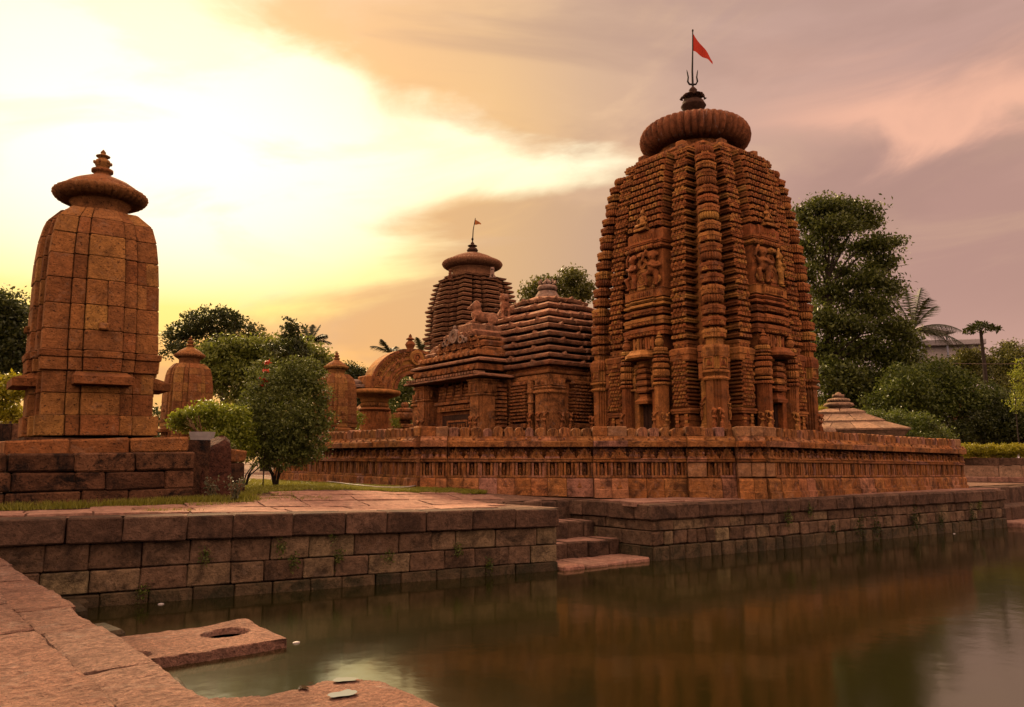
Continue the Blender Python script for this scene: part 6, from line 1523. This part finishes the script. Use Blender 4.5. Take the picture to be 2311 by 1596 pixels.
# ------------------------------------------------------------------ houses, wires, post behind the trees
def far_things():
    p = at(2105, 800, 100); t = thing('house', (p.x, p.y, 1.0), 'white flat roofed house half hidden behind the palm at right', 'house', rz=-.9)
    Zq = lambda y: (at(2105, y, 100).z - 1) / 2.1
    put('wall', MB().box(-1.6, -1.5, 0, 2.2, 1.5, Zq(790)).mesh('wall', 'white'), t); put('roof', MB().cbox(-2.0, -2.0, Zq(790), 2.4, 2.0, Zq(778), .04).mesh('roof', 'roofsheet'), t)
    t.scale = (2.1, 2.1, 2.1); put('window', MB().box(-.5, -1.53, 1.2, .5, -1.49, 2.4).mesh('window', 'dark'), t)
    p = at(2107, 752, 96); t = thing('roof_canopy', (p.x, p.y, p.z), 'thin white canopy roof tilted below the palm fronds at right', 'roof', rz=-YAW)
    t.scale = (2, 2, 2); put('sheet', MB().rings([[(-1.0, -.8, .24), (.95, -.8, -.10), (.95, .8, -.10), (-1.0, .8, .24)], [(-1.0, -.8, .36), (.95, -.8, .0), (.95, .8, .0), (-1.0, .8, .36)]]).mesh('sheet', 'roofsheet'), t)
    for x in (-.8, .8): put('post', MB().tube([(x, 0, -6), (x, 0, .1)], .06).mesh('post', 'post'), t)
    p = at(2195, 872, 78); t = thing('shed', (p.x, p.y, 1.0), 'grey shed roof corner showing above the bushes at right', 'shed', rz=-.3)
    t.scale = (1.55, 1.55, 1.55); z = (p.z - 1) / 1.55; put('wall', MB().box(-1.1, -.8, 0, 1.0, .8, z - .25).mesh('wall', 'grey2'), t); put('roof', MB().rings([[(-1.4, -1, z - .25), (1.2, -1, z - .25), (1.2, 1, z - .25), (-1.4, 1, z - .25)], [(-1.2, -.3, z + .1), (1.0, -.3, z + .1), (1.0, .3, z + .1), (-1.2, .3, z + .1)]]).mesh('roof', 'roofsheet'), t)
    b = at(2079, 880, 80); h = at(2079, 788, 80).z; t = thing('utility_pole', (b.x, b.y, 1.0), 'short blue grey pole carrying wires in front of the bushes at right', 'pole'); put('pole', MB().tube([(0, 0, -.3), (0, 0, h - 1)], .12, 8).mesh('pole', 'post'), t)
    ends = [((1830, 770), (2079, 797)), ((1890, 776), (2079, 803)), ((1900, 800), (2330, 820))]
    labs = ['upper power line strung left from the blue grey pole', 'second power line just under the upper one', 'lowest power line crossing the bushes to the right edge']
    for ((x0, y0), (x1, y1)), lab in zip(ends, labs):
        a, c = at(x0, y0, 79.8), at(x1, y1, 79.8); pts = [a.lerp(c, i / 12) - Vector((0, 0, .4 * (1 - (2 * i / 12 - 1) ** 2))) for i in range(13)]
        tag(put('power_line', MB().tube(pts, .022, 4).mesh('power_line', 'wire')), lab, 'wire', 'power lines')
far_things()

# ------------------------------------------------------------------ lawn, tufts, weeds, hose, litter
def blades(name, mat, pts, h, seed, label, w=.006, spread=.5):
    rg = np.random.default_rng(seed); n = len(pts); P = np.asarray(pts)
    a = rg.uniform(0, 2 * PI, n); H = h * rg.uniform(.5, 1.3, n); W = w * rg.uniform(.7, 1.4, n); ln = rg.normal(size=(n, 2)) * spread
    v = np.empty((n, 3, 3)); s = np.stack([np.cos(a), np.sin(a), np.zeros(n)], 1)
    v[:, 0] = P - s * W[:, None]; v[:, 1] = P + s * W[:, None]; v[:, 2] = P + np.stack([ln[:, 0] * H, ln[:, 1] * H, H], 1)
    me = bpy.data.meshes.new(name); me.vertices.add(n * 3); me.vertices.foreach_set('co', v.reshape(-1)); me.loops.add(n * 3); me.loops.foreach_set('vertex_index', np.arange(n * 3, dtype=np.int32))
    me.polygons.add(n); me.polygons.foreach_set('loop_start', np.arange(0, n * 3, 3, dtype=np.int32)); me.polygons.foreach_set('loop_total', np.full(n, 3, dtype=np.int32)); me.update(calc_edges=True)
    me.materials.append(M[mat]); return tag(put(name, me), label, 'grass', kind='stuff')
def lawn():
    rg = np.random.default_rng(3); pts = []
    poly = [at(x, y, 1) for x, y in ()]
    def world(px, py, z): d = at(px, py, 1) - Vector((0, 0, EYE)); s = (z - EYE) / d.z; return Vector((0, 0, EYE)) + d * s
    # lawn outline on the ground
    tops = [(535, 1084, 1120), (600, 1078, 1112), (700, 1083, 1104), (800, 1090, 1106), (900, 1097, 1111), (1000, 1100, 1113), (1060, 1103, 1114), (1095, 1108, 1113)]
    for _ in range(46000):
        px = rg.uniform(530, 1097) if rg.random() < .75 else rg.uniform(530, 900); a = interp(px, [(t[0], t[1]) for t in tops]); b = interp(px, [(t[0], t[2]) for t in tops])
        py = rg.uniform(a, b) + 3 * noise.noise(Vector((px * .03, 0, 0)))
        p = on_ground(px, py); z = p.z
        if p.x > 9.15 and p.y > 15.7: continue
        pts.append((p.x, p.y, z - .01))
    blades('grass', 'grass', pts, .055, 1, 'short lawn grass between the shrub and the paving', .008, .8)
    pts = []
    for _ in range(9000):
        x = rg.uniform(-.5, 5.3); y = 14.98 - abs(rg.normal()) * .16 - (.0 if x > 1.5 else .0); 
        if noise.noise(Vector((x * 2.2, 0, 5))) < -.15 + .02 * x and rg.random() < .6: continue
        pts.append((x, y, ground_z(x, y) - .01))
    blades('grass_tufts', 'grass', pts, .12, 2, 'grass tufts along the foot of the blackened platform', .007, .45)
    pts = []
    for _ in range(900):
        c = [(4.2, 14.3), (5.6, 14.8), (4.9, 14.6), (6.3, 14.6), (3.2, 13.0), (5.9, 15.3)][rg.integers(6)]; x, y = c[0] + rg.normal() * .22, c[1] + rg.normal() * .10; pts.append((x, y, ground_z(x, y)))
    blades('grass_patches', 'grass', pts, .05, 3, 'thin grass patches growing on the pink paving', .006, .8)
lawn()
def weeds():
    rr = random.Random(9); rg = np.random.default_rng(12)
    for px, py, lab, h in ((478, 1128, 'pale weed clump at the foot of the laterite boulder', .42), (528, 1128, 'pale flowering weed clump beside the corner block', .45)):
        p = at(px, py, 14.6); z = ground_z(p.x, p.y); t = thing('weed_clump', (p.x, p.y, z), lab, 'weed', 'weeds'); mb = MB(); pts = []
        for k in range(16):
            d = Vector((rr.uniform(-.5, .5), rr.uniform(-.35, .35), 1)).normalized(); e = d * h * rr.uniform(.6, 1.1); mb.tube([(0, 0, 0), e * .5 + Vector((rr.uniform(-.03, .03), 0, 0)), e], [.006, .005, .003], 4)
            for i in range(14): pts.append(tuple(e * (i + 2) / 15 + Vector((rr.uniform(-.04, .04), rr.uniform(-.04, .04), rr.uniform(-.02, .02)))))
        put('stems', mb.mesh('stem', 'twig'), t); put('leaves', leaves_mesh('leaves', 'weed', pts, .06, .5, .3, 5), t)
    # ferns and vines rooted in the joints of both pond walls
    spots = []
    a, b = Vector((-.6, 12.735)), Vector((9.62, 11.17)); n = (b - a).normalized(); o = Vector((n.y, -n.x))
    for s, z in ((4.2, .62), (5.3, .70), (5.5, .48), (6.1, .88), (6.2, .5), (7.05, .45), (8.3, .50), (8.9, .20), (3.4, .17)): q = a + n * s + o * .03; spots.append((q.x, q.y, z, .10, 'leaf tuft in the left pond wall', 'gmid'))
    a, b = Vector((12, 10.98)), Vector((26.6, 9.95)); n = (b - a).normalized(); o = Vector((n.y, -n.x))
    for s, z, r in ((4.2, .75, .16), (5.0, .86, .13), (7.0, .42, .22), (7.7, .36, .24), (9.5, .50, .28), (10.8, .40, .18), (12.5, .45, .2), (13.0, .75, .12), (5.9, .40, .1)): q = a + n * s + o * .05; spots.append((q.x, q.y, z, r, 'plant trailing on the right pond wall', 'gmid' if z > .6 else 'gdark'))
    WHERE = [', ' + w for w in ('fourth counted from its near end', 'one of two close together, the higher one', 'one of two close together, the lower one', 'under the coping', 'beside the tuft under the coping', 'halfway along the wall', 'near its right end, in the third course', 'rightmost, just above the water', 'leftmost, just above the water',
        'highest at its left, under the coping', 'hanging from the coping second from left', 'dark one right of the two under the coping', 'dark one second of the row', 'largest dark one near the middle', 'dark one right of the largest', 'dark one nearest the right end', 'bright one under the coping near the right end', 'small one nearest the steps')]
    for k, (x, y, z, r, lab, m_) in enumerate(spots):
        lab = lab + WHERE[k]; t = thing('wall_plant', (x, y, z), lab, 'plant', 'plants rooted in the pond wall joints')
        pts = rg.normal(size=(int(60 + r * 400), 3)) * np.array([r * .45, .03, r * .7]) + np.array([0, -.02, -r * .2]); put('leaves', leaves_mesh('leaves', m_, pts, .035 + r * .08, .5, .1, k), t)
weeds()
def hose():
    def world(px, py, z): d = at(px, py, 1) - Vector((0, 0, EYE)); s = (z - EYE) / d.z; return Vector((0, 0, EYE)) + d * s
    pts = []
    for px, py in ((540, 1070), (620, 1076), (680, 1082), (745, 1087), (800, 1094), (850, 1099), (890, 1100), (920, 1099), (938, 1096)):
        p = on_ground(px, py, .04); pts.append((p.x, p.y, p.z))
    tag(put('hose', MB().tube(pts, .013, 6).mesh('hose', 'hose', True)), 'white water hose lying along the edge of the lawn', 'hose')
    for (x, y, lab) in ((23.0, 9.93, 'white scrap of litter floating at the far pond wall'), (2.95, 11.95, 'pale scrap floating near the left pond wall corner'), (3.55, 8.55, 'pale scrap floating off the tip of the socket slab')):
        me = MB().ell((0, 0, .004), (.045, .03, .014), 7, 5).mesh('litter', 'white'); tag(put('litter', me, None, (x, y, 0)), lab, 'litter')
hose()
